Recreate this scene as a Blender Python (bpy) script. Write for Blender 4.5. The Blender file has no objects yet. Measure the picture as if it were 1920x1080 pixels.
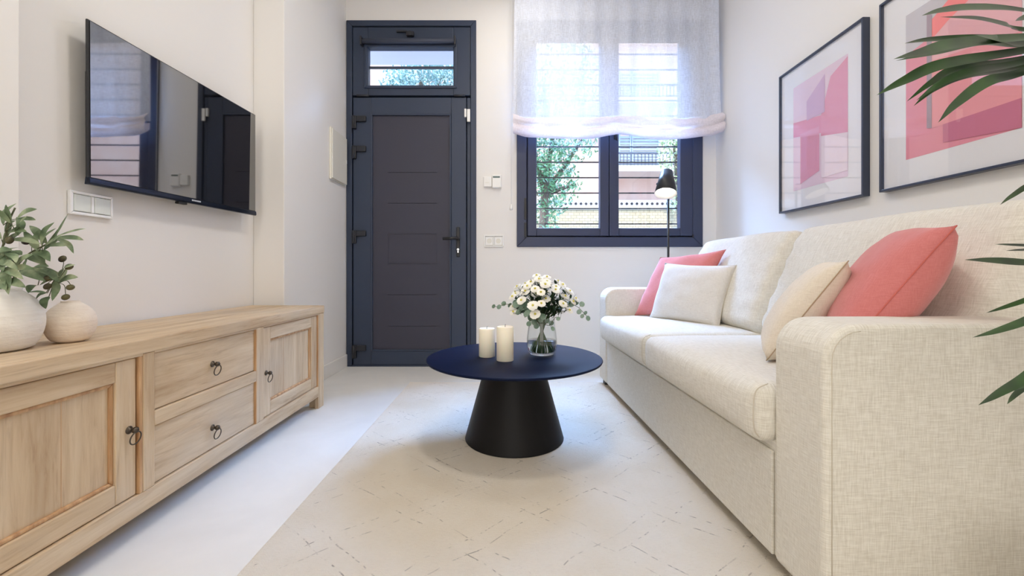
import bpy, bmesh, math, random
from mathutils import Vector, Matrix, noise
random.seed(7)
scene = bpy.context.scene
COL = scene.collection
PI = math.pi
F, CX, CY, H = 795.0, 957.0, 507.0, 0.766      # focal length in px, principal point, camera height

# ---------------------------------------------------------------- camera
cd = bpy.data.cameras.new('camera'); cam = bpy.data.objects.new('camera', cd); COL.objects.link(cam)
cam.location = (0, 0, H); cam.rotation_euler = (PI/2, 0, 0)
cd.sensor_width = 36; cd.lens = F/1920*36
cd.shift_x = (960-CX)/1920; cd.shift_y = -(540-CY)/1920
cd.clip_start = 0.02; cd.clip_end = 200
scene.camera = cam
# ---------------------------------------------------------------- world, sun, lamps, exposure
w = bpy.data.worlds.new('sky'); scene.world = w; w.use_nodes = True
wn = w.node_tree.nodes; wl = w.node_tree.links
bg = wn['Background']
geo = wn.new('ShaderNodeTexCoord'); sep = wn.new('ShaderNodeSeparateXYZ'); rmp = wn.new('ShaderNodeValToRGB')
wl.new(geo.outputs['Generated'], sep.inputs[0]); wl.new(sep.outputs['Z'], rmp.inputs[0])
rmp.color_ramp.elements[0].position = 0.0; rmp.color_ramp.elements[0].color = (0.55, 0.72, 1.0, 1)
rmp.color_ramp.elements[1].position = 0.7; rmp.color_ramp.elements[1].color = (0.30, 0.52, 1.0, 1)
wl.new(rmp.outputs[0], bg.inputs[0]); bg.inputs[1].default_value = 3.0

def light(name, kind, loc, energy, color, size=None, rot=(0, 0, 0), shape=None, size_y=None, spread=None):
    l = bpy.data.lights.new(name, kind); l.energy = energy; l.color = color
    o = bpy.data.objects.new(name, l); COL.objects.link(o); o.location = loc; o.rotation_euler = rot
    if kind == 'AREA':
        if shape: l.shape = shape
        l.size = size
        if size_y: l.size_y = size_y
        if spread: l.spread = spread
    elif kind == 'SUN': l.angle = size
    else:
        if size: l.shadow_soft_size = size
    return o
light('sun', 'SUN', (0, -5, 10), 3.6, (1.0, 0.90, 0.76), 0.01, (math.radians(48), 0, math.radians(-28)))
# broad blue skylight from above the street, coming in through window and transom
light('skylight', 'SUN', (0, 8, 10), 112.0, (0.36, 0.57, 1.0), 1.3, (math.radians(-50), 0, math.radians(-9)))
WARM = (1.0, 0.94, 0.865)
light('ceiling_lamp_light_middle', 'AREA', (-0.05, 1.5, 3.03), 16, WARM, 0.34, shape='DISK')
light('ceiling_fill_light_door', 'AREA', (0.15, 2.65, 3.03), 8, WARM, 0.3, shape='DISK')  # unseen lamp, added to brighten the left wall beside the door
light('ceiling_lamp_light_front', 'AREA', (-0.7, -0.4, 3.03), 17, WARM, 0.6, shape='DISK')
light('ceiling_lamp_light_rear', 'AREA', (-0.5, -2.0, 3.03), 14, WARM, 0.6, shape='DISK')
light('rear_fill_light', 'AREA', (-0.3, -3.12, 1.25), 24, (1.0, 0.97, 0.94), 2.2, (PI/2, 0, 0), 'RECTANGLE', 2.0)  # added soft fill behind the camera; the rear wall has no window
# opening of the window seen by the sampler (no light of its own)
p = light('window_portal', 'AREA', (0.79, 3.66, 1.86), 1, (1, 1, 1), 1.5, (-PI/2, 0, 0), 'RECTANGLE', 1.85)
p.data.cycles.is_portal = True
scene.view_settings.view_transform = 'Standard'; scene.view_settings.look = 'None'
scene.view_settings.exposure = 0.0; scene.view_settings.gamma = 1.0
scene.view_settings.use_curve_mapping = False
try:
    scene.cycles.use_denoising = True; scene.cycles.max_bounces = 14; scene.cycles.transparent_max_bounces = 24
    scene.cycles.diffuse_bounces = 8; scene.cycles.sample_clamp_indirect = 8; scene.cycles.caustics_reflective = False
except Exception: pass

# ---------------------------------------------------------------- helpers
def P(px, py, Y): return Vector(((px-CX)/F*Y, Y, H+(CY-py)/F*Y))
def srgb(r, g, b):
    f = lambda c: c/12.92 if c <= .04045 else ((c+.055)/1.055)**2.4
    return (f(r/255), f(g/255), f(b/255), 1)
def mat(name, color=(.8, .8, .8), rough=.5, metal=0, **kw):
    m = bpy.data.materials.new(name); m.use_nodes = True
    b = m.node_tree.nodes['Principled BSDF']
    b.inputs['Base Color'].default_value = tuple(color[:3])+(1,)
    b.inputs['Roughness'].default_value = rough; b.inputs['Metallic'].default_value = metal
    for k, v in kw.items(): b.inputs[k.replace('_', ' ')].default_value = v
    return m
def N(m, t): return m.node_tree.nodes.new(t)
def L(m, a, b): m.node_tree.links.new(a, b)
def coords(m, scale=(1, 1, 1), kind='Object'):
    tc = N(m, 'ShaderNodeTexCoord'); mp = N(m, 'ShaderNodeMapping'); L(m, tc.outputs[kind], mp.inputs[0])
    mp.inputs['Scale'].default_value = scale; return mp.outputs[0]
def noise_n(m, vec, scale, detail=3, rough=.5, dist=0):
    n = N(m, 'ShaderNodeTexNoise'); L(m, vec, n.inputs['Vector']); n.inputs['Scale'].default_value = scale
    n.inputs['Detail'].default_value = detail; n.inputs['Roughness'].default_value = rough; n.inputs['Distortion'].default_value = dist
    return n.outputs['Fac']
def ramp(m, fac, stops):
    r = N(m, 'ShaderNodeValToRGB'); L(m, fac, r.inputs[0]); e = r.color_ramp.elements
    e[0].position, e[0].color = stops[0]; e[1].position, e[1].color = stops[-1]
    for p_, c_ in stops[1:-1]:
        x = e.new(p_); x.color = c_
    return r.outputs[0]
def mixc(m, a, b, fac, mode='MIX'):
    x = N(m, 'ShaderNodeMix'); x.data_type = 'RGBA'; x.blend_type = mode
    for s, v in ((6, a), (7, b), (0, fac)):
        if hasattr(v, 'links'): L(m, v, x.inputs[s])
        else: x.inputs[s].default_value = v
    return x.outputs[2]
def setc(m, out): L(m, out, m.node_tree.nodes['Principled BSDF'].inputs['Base Color'])
def bump(m, h, strength=.2, dist=.002):
    b = N(m, 'ShaderNodeBump'); L(m, h, b.inputs['Height']); b.inputs['Strength'].default_value = strength
    b.inputs['Distance'].default_value = dist; L(m, b.outputs[0], m.node_tree.nodes['Principled BSDF'].inputs['Normal'])
def math_n(m, op, a, b=None):
    x = N(m, 'ShaderNodeMath'); x.operation = op
    for i, v in enumerate((a, b)):
        if v is None: continue
        if hasattr(v, 'links'): L(m, v, x.inputs[i])
        else: x.inputs[i].default_value = v
    return x.outputs[0]

def obj(name, bm, m=None, parent=None, smooth=False, bevel=0, sub=0, autosmooth=None):
    me = bpy.data.meshes.new(name); bmesh.ops.recalc_face_normals(bm, faces=bm.faces[:]); bm.to_mesh(me); bm.free()
    o = bpy.data.objects.new(name, me); COL.objects.link(o)
    if m is not None:
        for x in (m if isinstance(m, (list, tuple)) else [m]): me.materials.append(x)
    if smooth:
        for f in me.polygons: f.use_smooth = True
    if parent is not None: o.parent = parent
    if bevel:
        b = o.modifiers.new('bevel', 'BEVEL'); b.width = bevel; b.segments = 2; b.limit_method = 'ANGLE'; b.angle_limit = math.radians(40)
    if sub:
        s = o.modifiers.new('sub', 'SUBSURF'); s.levels = sub; s.render_levels = sub
    return o
def tag(o, label, cat, group=None, kind=None):
    o['label'] = label; o['category'] = cat
    if group: o['group'] = group
    if kind: o['kind'] = kind
    return o
def thing(name, label, cat, loc=(0, 0, 0), rz=0, group=None):
    o = bpy.data.objects.new(name, None); COL.objects.link(o); o.location = loc; o.rotation_euler = (0, 0, rz)
    o.empty_display_size = .05
    return tag(o, label, cat, group)
def struct(name, bm, m, parent=None, **kw):
    o = obj(name, bm, m, parent, **kw)
    if parent is None: o['kind'] = 'structure'
    return o
def BM(): return bmesh.new()
def box(bm, x0, x1, y0, y1, z0, z1, mi=0, M=None):
    vs = [bm.verts.new((x, y, z)) for x in (x0, x1) for y in (y0, y1) for z in (z0, z1)]
    if M is not None:
        for v in vs: v.co = M @ v.co
    for q in ((0, 1, 3, 2), (4, 6, 7, 5), (0, 4, 5, 1), (2, 3, 7, 6), (0, 2, 6, 4), (1, 5, 7, 3)):
        f = bm.faces.new([vs[i] for i in q]); f.material_index = mi
    return vs
def boxbm(*a, **k):
    bm = BM(); box(bm, *a, **k); return bm
def cyl(bm, p0, p1, r0, r1=None, seg=16, caps=True, mi=0):
    p0, p1 = Vector(p0), Vector(p1); r1 = r0 if r1 is None else r1
    d = (p1-p0).normalized(); a = d.orthogonal().normalized(); b = d.cross(a)
    R = [[bm.verts.new(p+(a*math.cos(t)+b*math.sin(t))*r) for t in [2*PI*i/seg for i in range(seg)]] for p, r in ((p0, r0), (p1, r1))]
    for i in range(seg):
        f = bm.faces.new((R[0][i], R[0][(i+1) % seg], R[1][(i+1) % seg], R[1][i])); f.smooth = True; f.material_index = mi
    if caps:
        for r in R:
            f = bm.faces.new(r); f.material_index = mi
def tube(bm, pts, r, seg=6, mi=0, closed=False):
    pts = [Vector(p) for p in pts]; n = len(pts); rings = []
    a = None
    for i, p in enumerate(pts):
        if closed: d = (pts[(i+1) % n]-pts[i-1]).normalized()
        else: d = (pts[min(i+1, n-1)]-pts[max(i-1, 0)]).normalized()
        a = d.orthogonal().normalized() if a is None else (a-d*a.dot(d)).normalized()
        b = d.cross(a); rr = r[i] if isinstance(r, (list, tuple)) else r
        rings.append([bm.verts.new(p+(a*math.cos(t)+b*math.sin(t))*rr) for t in [2*PI*k/seg for k in range(seg)]])
    for i in range(n if closed else n-1):
        A, B = rings[i], rings[(i+1) % n]
        for k in range(seg):
            f = bm.faces.new((A[k], A[(k+1) % seg], B[(k+1) % seg], B[k])); f.smooth = True; f.material_index = mi
    if not closed:
        for q in (rings[0], rings[-1]):
            f = bm.faces.new(q); f.material_index = mi
def lathe(bm, prof, c=(0, 0, 0), seg=48, mi=0):
    c = Vector(c); rings = []
    for r, z in prof:
        rings.append([bm.verts.new(c+Vector((r*math.cos(t), r*math.sin(t), z))) for t in [2*PI*k/seg for k in range(seg)]] if r > 1e-6 else [bm.verts.new(c+Vector((0, 0, z)))])
    for A, B in zip(rings[:-1], rings[1:]):
        for k in range(seg):
            a, b = A[k % len(A)], A[(k+1) % len(A)]; d, e = B[k % len(B)], B[(k+1) % len(B)]
            vs = []
            for v in (a, b, e, d):
                if v not in vs: vs.append(v)
            if len(vs) > 2:
                f = bm.faces.new(vs); f.smooth = True; f.material_index = mi
def prism(bm, poly, axis, a, b, mi=0):
    """poly: 2D points in the plane normal to axis; extruded from a to b."""
    def mk(u, v, t): return {'x': (t, u, v), 'y': (u, t, v), 'z': (u, v, t)}[axis]
    A = [bm.verts.new(mk(u, v, a)) for u, v in poly]; B = [bm.verts.new(mk(u, v, b)) for u, v in poly]
    n = len(poly)
    for i in range(n):
        f = bm.faces.new((A[i], A[(i+1) % n], B[(i+1) % n], B[i])); f.material_index = mi
    for q in (A, B):
        f = bm.faces.new(q); f.material_index = mi
def frame(bm, axis, u0, u1, v0, v1, t, a, b, mi=0, tb=None):
    """rectangular frame with mitred corners in plane normal to axis; outer u0..u1,v0..v1, width t."""
    tb = t if tb is None else tb
    o = [(u0, v0), (u1, v0), (u1, v1), (u0, v1)]; i = [(u0+t, v0+tb), (u1-t, v0+tb), (u1-t, v1-t), (u0+t, v1-t)]
    for k in range(4):
        prism(bm, [o[k], o[(k+1) % 4], i[(k+1) % 4], i[k]], axis, a, b, mi)
def softbox(bm, x0, x1, y0, y1, z0, z1, r, n=(12, 20, 6), disp=None, mi=0):
    """rounded box with subdivided faces; disp(co, u) moves points, u in -1..1 per axis."""
    C = Vector(((x0+x1)/2, (y0+y1)/2, (z0+z1)/2)); S = Vector(((x1-x0)/2, (y1-y0)/2, (z1-z0)/2))
    vmap = {}
    def warp(t):   # concentrates points near edges
        return math.sin(t*PI/2)*.55+t*.45
    def V(i, j, k):
        key = (i, j, k)
        if key not in vmap:
            u = Vector((warp(2*i/n[0]-1), warp(2*j/n[1]-1), warp(2*k/n[2]-1)))
            p = Vector((u.x*S.x, u.y*S.y, u.z*S.z))
            inner = Vector([max(-(S[a]-min(r, S[a])), min(S[a]-min(r, S[a]), p[a])) for a in range(3)])
            d = p-inner
            if d.length > 1e-9: p = inner+d.normalized()*min(r, max(abs(d.x), abs(d.y), abs(d.z)))
            co = p+C
            if disp: co = disp(co, u)
            vmap[key] = bm.verts.new(co)
        return vmap[key]
    def q(*a):
        f = bm.faces.new(a); f.smooth = True; f.material_index = mi
    for i in range(n[0]):
        for j in range(n[1]):
            for k in (0, n[2]): q(V(i, j, k), V(i+1, j, k), V(i+1, j+1, k), V(i, j+1, k))
    for i in range(n[0]):
        for k in range(n[2]):
            for j in (0, n[1]): q(V(i, j, k), V(i+1, j, k), V(i+1, j, k+1), V(i, j, k+1))
    for j in range(n[1]):
        for k in range(n[2]):
            for i in (0, n[0]): q(V(i, j, k), V(i, j+1, k), V(i, j+1, k+1), V(i, j, k+1))
def catmull(pts, n=6):
    pts = [Vector(p) for p in pts]; P_ = [pts[0]*2-pts[1]]+pts+[pts[-1]*2-pts[-2]]; out = []
    for i in range(1, len(P_)-2):
        a, b, c, d = P_[i-1:i+3]
        for k in range(n):
            t = k/n; out.append(.5*((2*b)+(c-a)*t+(2*a-5*b+4*c-d)*t*t+(-a+3*b-3*c+d)*t**3))
    out.append(pts[-1]); return out
def blade(bm, pts, width, up=Vector((0, 0, 1)), fold=.25, mi=0, prof=None, thick=0.0):
    """leaf blade along pts, folded along the midrib."""
    n = len(pts); rows = []
    for i, p in enumerate(pts):
        t = i/(n-1); d = (pts[min(i+1, n-1)]-pts[max(i-1, 0)]).normalized()
        s = d.cross(up)
        s = s.normalized() if s.length > 1e-4 else Vector((1, 0, 0))
        nn = s.cross(d).normalized(); ww = width*(prof(t) if prof else math.sin(PI*min(1, max(0, t)))**.7)/2
        rows.append((bm.verts.new(p+s*ww+nn*ww*fold), bm.verts.new(p), bm.verts.new(p-s*ww+nn*ww*fold)))
    for A, B in zip(rows[:-1], rows[1:]):
        for k in (0, 1):
            f = bm.faces.new((A[k], A[k+1], B[k+1], B[k])); f.smooth = True; f.material_index = mi

# ---------------------------------------------------------------- materials
m_wall = mat('wall_paint', srgb(232, 230, 227), .85)
v = coords(m_wall); bump(m_wall, noise_n(m_wall, v, 60, 4), .05, .002)
m_ceil = mat('ceiling_paint', srgb(240, 238, 234), .9)
m_base = mat('baseboard_paint', srgb(232, 230, 226), .5)
m_floor = mat('micro_cement', srgb(222, 221, 218), .42)
v = coords(m_floor); n1 = noise_n(m_floor, v, 2.2, 6, .6, .4)
setc(m_floor, ramp(m_floor, n1, [(.3, srgb(216, 215, 211)), (.7, srgb(229, 228, 224))]))
def charcoal(name, c, rough=.38, spec=.5):
    m = mat(name, c, rough, 0); m.node_tree.nodes['Principled BSDF'].inputs['Specular IOR Level'].default_value = spec
    v = coords(m); bump(m, noise_n(m, v, 900, 2), .06, .0005); return m
m_door = charcoal('anthracite_lacquer', srgb(50, 60, 80), .42, .4)
m_doorp = charcoal('anthracite_panel', srgb(60, 60, 73), .5, .35)
m_black = charcoal('black_metal', (.012, .013, .016), .42)
m_hinge = charcoal('hinge_coating', srgb(32, 34, 42), .45)
m_white = mat('white_plastic', srgb(238, 238, 236), .35)
m_cream = mat('cream_plastic', srgb(226, 224, 214), .45)
m_chrome = mat('chrome', (.8, .8, .82), .15, 1)
def thin_glass(name, tint=(1, 1, 1, 1), refl=.04):
    m = bpy.data.materials.new(name); m.use_nodes = True; nt = m.node_tree; nt.nodes.clear()
    o = N(m, 'ShaderNodeOutputMaterial'); t = N(m, 'ShaderNodeBsdfTransparent'); g = N(m, 'ShaderNodeBsdfGlossy')
    t.inputs[0].default_value = tint; g.inputs['Roughness'].default_value = 0.0
    lw = N(m, 'ShaderNodeLayerWeight'); lw.inputs[0].default_value = .5
    fr = math_n(m, 'ADD', math_n(m, 'MULTIPLY', math_n(m, 'POWER', lw.outputs['Facing'], 5.0), 1-refl), refl)
    mx = N(m, 'ShaderNodeMixShader'); L(m, fr, mx.inputs[0]); L(m, t.outputs[0], mx.inputs[1]); L(m, g.outputs[0], mx.inputs[2])
    L(m, mx.outputs[0], o.inputs[0]); return m
m_glass = thin_glass('window_glass', (.96, .98, 1, 1))
m_pictglass = thin_glass('picture_glass')
def wood(name, grain):
    sc = {'x': (2.2, 26, 26), 'y': (26, 2.2, 26), 'z': (26, 26, 2.2)}[grain]
    m = mat(name, srgb(190, 160, 125), .55)
    v = coords(m, sc); v2 = coords(m, tuple(s*.28 for s in sc))
    fine = noise_n(m, v, 2.6, 8, .65, .6); big = noise_n(m, v2, 1.4, 4, .55, 1.6); v3 = coords(m, (1, 1, 1)); blot = noise_n(m, v3, 3.2, 3)
    c1 = ramp(m, fine, [(.3, srgb(142, 112, 82)), (.45, srgb(192, 166, 132)), (.7, srgb(214, 193, 160))])
    c2 = ramp(m, big, [(.35, srgb(172, 144, 110)), (.5, srgb(202, 177, 144)), (.68, srgb(218, 199, 170))])
    c = mixc(m, c1, c2, .55)
    c = mixc(m, c, srgb(188, 174, 155), ramp(m, blot, [(.45, (0, 0, 0, 1)), (.75, (.55, .55, .55, 1))]))
    setc(m, c); bump(m, fine, .25, .0015); return m
m_wx, m_wy, m_wz = wood('elm_grain_across', 'x'), wood('elm_grain_along', 'y'), wood('elm_grain_upright', 'z')
m_woodstain = mat('honey_stain', srgb(196, 155, 112), .5)
v = coords(m_woodstain, (30, 30, 3)); setc(m_woodstain, ramp(m_woodstain, noise_n(m_woodstain, v, 2, 6), [(.3, srgb(160, 118, 80)), (.7, srgb(208, 170, 126))]))
m_bronze = mat('aged_bronze', (.09, .075, .06), .4, .9)
def fabric(name, c_lo, c_hi, scale=1.0, b=.5, sheen=.15):
    m = mat(name, c_hi, .95); nt = m.node_tree.nodes['Principled BSDF']; nt.inputs['Sheen Weight'].default_value = sheen
    nt.inputs['Specular IOR Level'].default_value = .15
    va = coords(m, (34*scale, 34*scale, 520*scale)); vb = coords(m, (520*scale, 34*scale, 34*scale)); vc = coords(m, (34*scale, 520*scale, 34*scale))
    a, b1, c = noise_n(m, va, 1, 2), noise_n(m, vb, 1, 2), noise_n(m, vc, 1, 2)
    g = N(m, 'ShaderNodeTexCoord'); sx = N(m, 'ShaderNodeSeparateXYZ'); L(m, g.outputs['Normal'], sx.inputs[0])
    wt = [math_n(m, 'SUBTRACT', 1.0, math_n(m, 'ABSOLUTE', sx.outputs[k])) for k in range(3)]      # threads run only in the plane of each face
    ws = math_n(m, 'ADD', math_n(m, 'ADD', wt[0], wt[1]), wt[2])
    s = math_n(m, 'ADD', math_n(m, 'ADD', math_n(m, 'MULTIPLY', a, wt[2]), math_n(m, 'MULTIPLY', b1, wt[0])), math_n(m, 'MULTIPLY', c, wt[1])); s = math_n(m, 'DIVIDE', s, ws)
    setc(m, ramp(m, s, [(.36, c_lo), (.64, c_hi)])); bump(m, s, b, .002); return m
m_linen = fabric('oatmeal_linen', srgb(205, 200, 188), srgb(229, 226, 217), 1, .3)
m_greypil = fabric('pale_grey_linen', srgb(206, 202, 196), srgb(224, 221, 216), 1.6, .3)
m_creampil = fabric('cream_linen', srgb(216, 204, 186), srgb(232, 222, 207), 1.6, .3)
m_pink = fabric('coral_pink_cotton', srgb(200, 116, 114), srgb(212, 132, 130), 1.8, .2, .3)
m_seam = mat('seam_thread', srgb(204, 196, 180), .9)
m_pinkseam = mat('pink_piping', srgb(196, 102, 92), .9)

# ---------------------------------------------------------------- room shell
XL, XLF, XR, YB, YR, ZC = -1.489, -1.311, 1.64, 3.383, -3.2, 3.06
YP = 2.456
WT = .26
DX0, DX1, DZ1 = -1.306, -.272, 2.757
WX0, WX1, WZ0, WZ1 = .055, 1.528, .957, 2.757
struct('floor', boxbm(-1.9, 1.9, YR-.2, YB+WT, -.12, 0), m_floor)
struct('ceiling', boxbm(-1.9, 1.9, YR-.2, YB+WT, ZC, ZC+.2), m_ceil)
for a_ in ((XL-.3, XL, YR, YB+WT), (XL, XLF, YP, YB+WT), (XL, -1.405, YR, 1.215)):
    struct('wall_left', boxbm(*a_, 0, ZC), m_wall, bevel=.004)
struct('wall_right', boxbm(XR, XR+.25, YR, YB+WT, 0, ZC), m_wall)
struct('wall_rear', boxbm(-1.8, 1.9, YR-.2, YR, 0, ZC), m_wall)
bm = BM()
box(bm, XLF, DX0, YB, YB+WT, 0, ZC); box(bm, DX1, WX0, YB, YB+WT, 0, ZC); box(bm, WX1, XR, YB, YB+WT, 0, ZC)
box(bm, DX0, DX1, YB, YB+WT, DZ1, ZC); box(bm, WX0, WX1, YB, YB+WT, 0, WZ0); box(bm, WX0, WX1, YB, YB+WT, WZ1, ZC)
struct('wall_back', bm, m_wall)
def baseb(name, pts):
    bm = BM()
    for b in pts: box(bm, *b)
    struct(name, bm, m_base, bevel=.004)
baseb('baseboard_left', [(XLF, XLF+.014, YP+.0, YB, 0, .1), (XL, XL+.014, 1.215, YP, 0, .1)])
baseb('baseboard_back', [(DX1+.002, XR-.014, YB-.014, YB, 0, .1)])
baseb('baseboard_right', [(XR-.014, XR, YR, YB, 0, .1)])

# ---------------------------------------------------------------- door
def bx(x): return (x-CX)/235.0
def bz(y): return H+(CY-y)/235.0
door = bpy.data.objects.new('door_1', None); COL.objects.link(door); door.location = (0, 0, 0); door['kind'] = 'structure'
door['label'] = 'anthracite panelled entrance door with a small glazed transom'
YF = YB-.012
bm = BM()
frame(bm, 'y', DX0, DX1, 0, DZ1, .045, YF, YB+.09, tb=.012)
obj('door_frame', bm, m_door, door, bevel=.004)
# transom sash
tx0, tx1, tz0, tz1 = DX0+.048, DX1-.048, bz(179), bz(51)
gx0, gx1, gz0, gz1 = bx(690), bx(850), bz(161), bz(89)
def sashframe(x0, x1, z0, z1, g, y0, y1):
    bm = BM(); a, b, c, d = g
    box(bm, x0, a, y0, y1, z0, z1); box(bm, b, x1, y0, y1, z0, z1); box(bm, a, b, y0, y1, z0, c); box(bm, a, b, y0, y1, d, z1)
    return bm
bm = sashframe(tx0, tx1, tz0, tz1, (gx0, gx1, gz0, gz1), YB-.002, YB+.06)
tsash = obj('transom_sash', bm, m_door, door, bevel=.004)
bm = BM(); frame(bm, 'y', gx0-.028, gx1+.028, gz0-.022, gz1+.022, .022, YB-.012, YB+.0)
obj('glazing_bead', bm, m_door, tsash, bevel=.004)
obj('pane', boxbm(gx0, gx1, YB+.02, YB+.026, gz0, gz1), m_glass, tsash)
bm = BM(); box(bm, gx0, gx1, YB+.03, YB+.05, bz(124.5), bz(121)); obj('glazing_bar', bm, m_door, tsash)
bm = BM(); box(bm, bx(763), bx(777), YB-.03, YB-.002, bz(70), bz(62)); cyl(bm, (bx(770), YB-.034, bz(66)), (bx(770), YB-.004, bz(66)), .02); box(bm, bx(744), bx(764), YB-.02, YB-.004, bz(62), bz(59))
obj('transom_latch', bm, m_hinge, tsash, bevel=.003)
for a, b in ((670, 692), (852, 872)):
    bm = BM(); cyl(bm, (bx(a), YB-.012, bz(180.5)), (bx(b), YB-.012, bz(180.5)), .009); obj('transom_hinge', bm, m_hinge, door)
# leaf
lx0, lx1, lz0, lz1 = DX0+.052, DX1-.08, .012, bz(183)
px0, px1, pz0, pz1 = bx(696), bx(846), bz(658), bz(214)
leaf = obj('door_leaf', sashframe(lx0, lx1, lz0, lz1, (px0, px1, pz0, pz1), YB-.004, YB+.055), m_door, door, bevel=.004)
obj('backing', boxbm(DX0+.04, DX1-.04, YB+.062, YB+.075, .0, bz(176)), m_door, door)
obj('jamb_stop', boxbm(lx1+.006, DX1-.046, YB+.004, YB+.06, .012, bz(183)), m_door, door, bevel=.003)
bm = BM(); frame(bm, 'y', px0, px1, pz0, pz1, .012, YB-.010, YB+.02); obj('panel_bead', bm, m_door, leaf, bevel=.003)
bm = BM()
zs = [bz(y) for y in (612, 552.6, 494, 438, 381, 323)]; gA, gB = bx(727), bx(819); e = .0018
edges = [pz0]+zs+[pz1]
box(bm, px0, gA, YB+.006, YB+.03, pz0, pz1); box(bm, gB, px1, YB+.006, YB+.03, pz0, pz1)
for k in range(len(edges)-1): box(bm, gA, gB, YB+.006, YB+.03, edges[k]+(e if k else 0), edges[k+1]-(e if k < len(edges)-2 else 0))
box(bm, px0, px1, YB+.012, YB+.04, pz0, pz1)
obj('door_panel', bm, m_doorp, leaf)
bm = BM(); frame(bm, 'y', gA, gB, zs[2], zs[3], .004, YB+.0035, YB+.007); obj('panel_moulding', bm, m_doorp, leaf)
for y in (224, 280, 438, 652):
    hb = BM(); box(hb, bx(669), bx(687.5), YB-.026, YB-.003, bz(y+5.5), bz(y-5.5)); box(hb, bx(661.5), bx(669.5), YB-.03, YB-.003, bz(y+19), bz(y-5.5))
    h = obj('hinge', hb, m_hinge, door, bevel=.006)
    pb = BM(); cyl(pb, (bx(665.5), YB-.03, bz(y+19)), (bx(665.5), YB-.03, bz(y-5)), .008); obj('hinge_pin', pb, m_hinge, h)
hb = BM(); box(hb, bx(856), bx(862.6), YB-.014, YB-.003, bz(482), bz(426)); hd = obj('handle_plate', hb, m_black, door, bevel=.006)
hb = BM(); cyl(hb, (bx(859.5), YB-.06, bz(448)), (bx(859.5), YB-.01, bz(448)), .011); cyl(hb, (bx(861), YB-.06, bz(447.5)), (bx(832.5), YB-.062, bz(448.5)), .0125, .011)
obj('lever', hb, m_black, hd)
hb = BM(); cyl(hb, (bx(859.3), YB-.018, bz(468)), (bx(859.3), YB-.01, bz(468)), .0085); box(hb, bx(858.3), bx(860.3), YB-.018, YB-.01, bz(474), bz(468)); obj('keyhole_cylinder', hb, m_chrome, hd)
s = thing('door_sensor', 'small white magnetic contact sensor stuck on the upper right of the door frame', 'sensor', (bx(877), YB-.006, bz(218)))
def local(o): return Matrix.Translation(-o.location)
def lbox(par, *a, M=None):
    l = par.location; return boxbm(a[0]-l.x, a[1]-l.x, a[2]-l.y, a[3]-l.y, a[4]-l.z, a[5]-l.z)
obj('magnet', lbox(s, bx(871.2), bx(874.8), YB-.022, YB-.004, bz(221), bz(205.5)), m_white, s, bevel=.002)
obj('transmitter', lbox(s, bx(876.2), bx(882), YB-.026, YB-.0125, bz(230), bz(206.5)), m_white, s, bevel=.003)
# rolled blind above transom glass
rb = thing('roller_blind', 'thin dark rolled-up blind above the transom glass of the door', 'blind', (bx(767), YB-.03, bz(81)))
c = rb.location
bm = BM(); cyl(bm, (bx(681)-c.x, 0, 0), (bx(853)-c.x, 0, 0), .019, seg=20); obj('rolled_cloth', bm, mat('blind_grey', srgb(58, 64, 80), .6), rb)
for x in (680, 854):
    obj('bracket', lbox(rb, bx(x)-.006, bx(x)+.006, YB-.052, YB-.002, bz(89), bz(73)), m_hinge, rb, bevel=.003)

# ---------------------------------------------------------------- window
win = bpy.data.objects.new('window_1', None); COL.objects.link(win); win['kind'] = 'structure'
win['label'] = 'dark blue-grey double casement window over the street'
fr_w = bx(988)-bx(969)
m_win = charcoal('window_lacquer', srgb(50, 58, 84), .4)
bm = BM(); frame(bm, 'y', WX0-.004, WX1+.002, WZ0-.004, WZ1, .078, YB-.014, YB+.075); obj('window_frame', bm, m_win, win, bevel=.004)
bm = BM(); frame(bm, 'y', WX0-.002, WX1+.001, WZ0-.002, WZ1, .104, YB+.062, YB+.085); obj('frame_rebate', bm, m_win, win)
obj('meeting_stile', boxbm(bx(1134), bx(1150), YB+.062, YB+.085, WZ0+.05, WZ1-.05), m_win, win)
obj('window_sill', boxbm(WX0, WX1, YB+.075, YB+WT+.02, WZ0-.01, WZ0+.075), mat('sill_stone', srgb(215, 212, 205), .6), win)
xm = bx(1142)
for x0, x1, g0, g1 in ((bx(989), xm-.002, bx(1006), bx(1125)), (xm+.002, bx(1304), bx(1160), bx(1275))):
    sb = sashframe(x0, x1, bz(442.5), bz(58), (g0, g1, bz(427.5), bz(74)), YB-.006, YB+.06)
    sh = obj('sash', sb, m_win, win, bevel=.005)
    obj('pane', boxbm(g0, g1, YB+.03, YB+.036, bz(427.5), bz(74)), m_glass, sh)
hb = BM(); box(hb, bx(1150.5), bx(1156.5), YB-.02, YB-.005, bz(262), bz(236)); cyl(hb, (bx(1153.5), YB-.045, bz(252)), (bx(1153.5), YB-.01, bz(252)), .009)
cyl(hb, (bx(1153.5), YB-.045, bz(252)), (bx(1154.2), YB-.05, bz(267)), .008, .007); obj('window_handle', hb, m_black, win, bevel=.002)
for y0, y1 in ((372, 412), (418, 446)):
    obj('hinge', boxbm(bx(983), bx(987), YB-.022, YB-.008, bz(y1), bz(y0)), m_black, win, bevel=.002)
obj('hinge', boxbm(bx(1297), bx(1300), YB-.014, YB-.004, bz(446), bz(440)), m_black, win)

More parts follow.
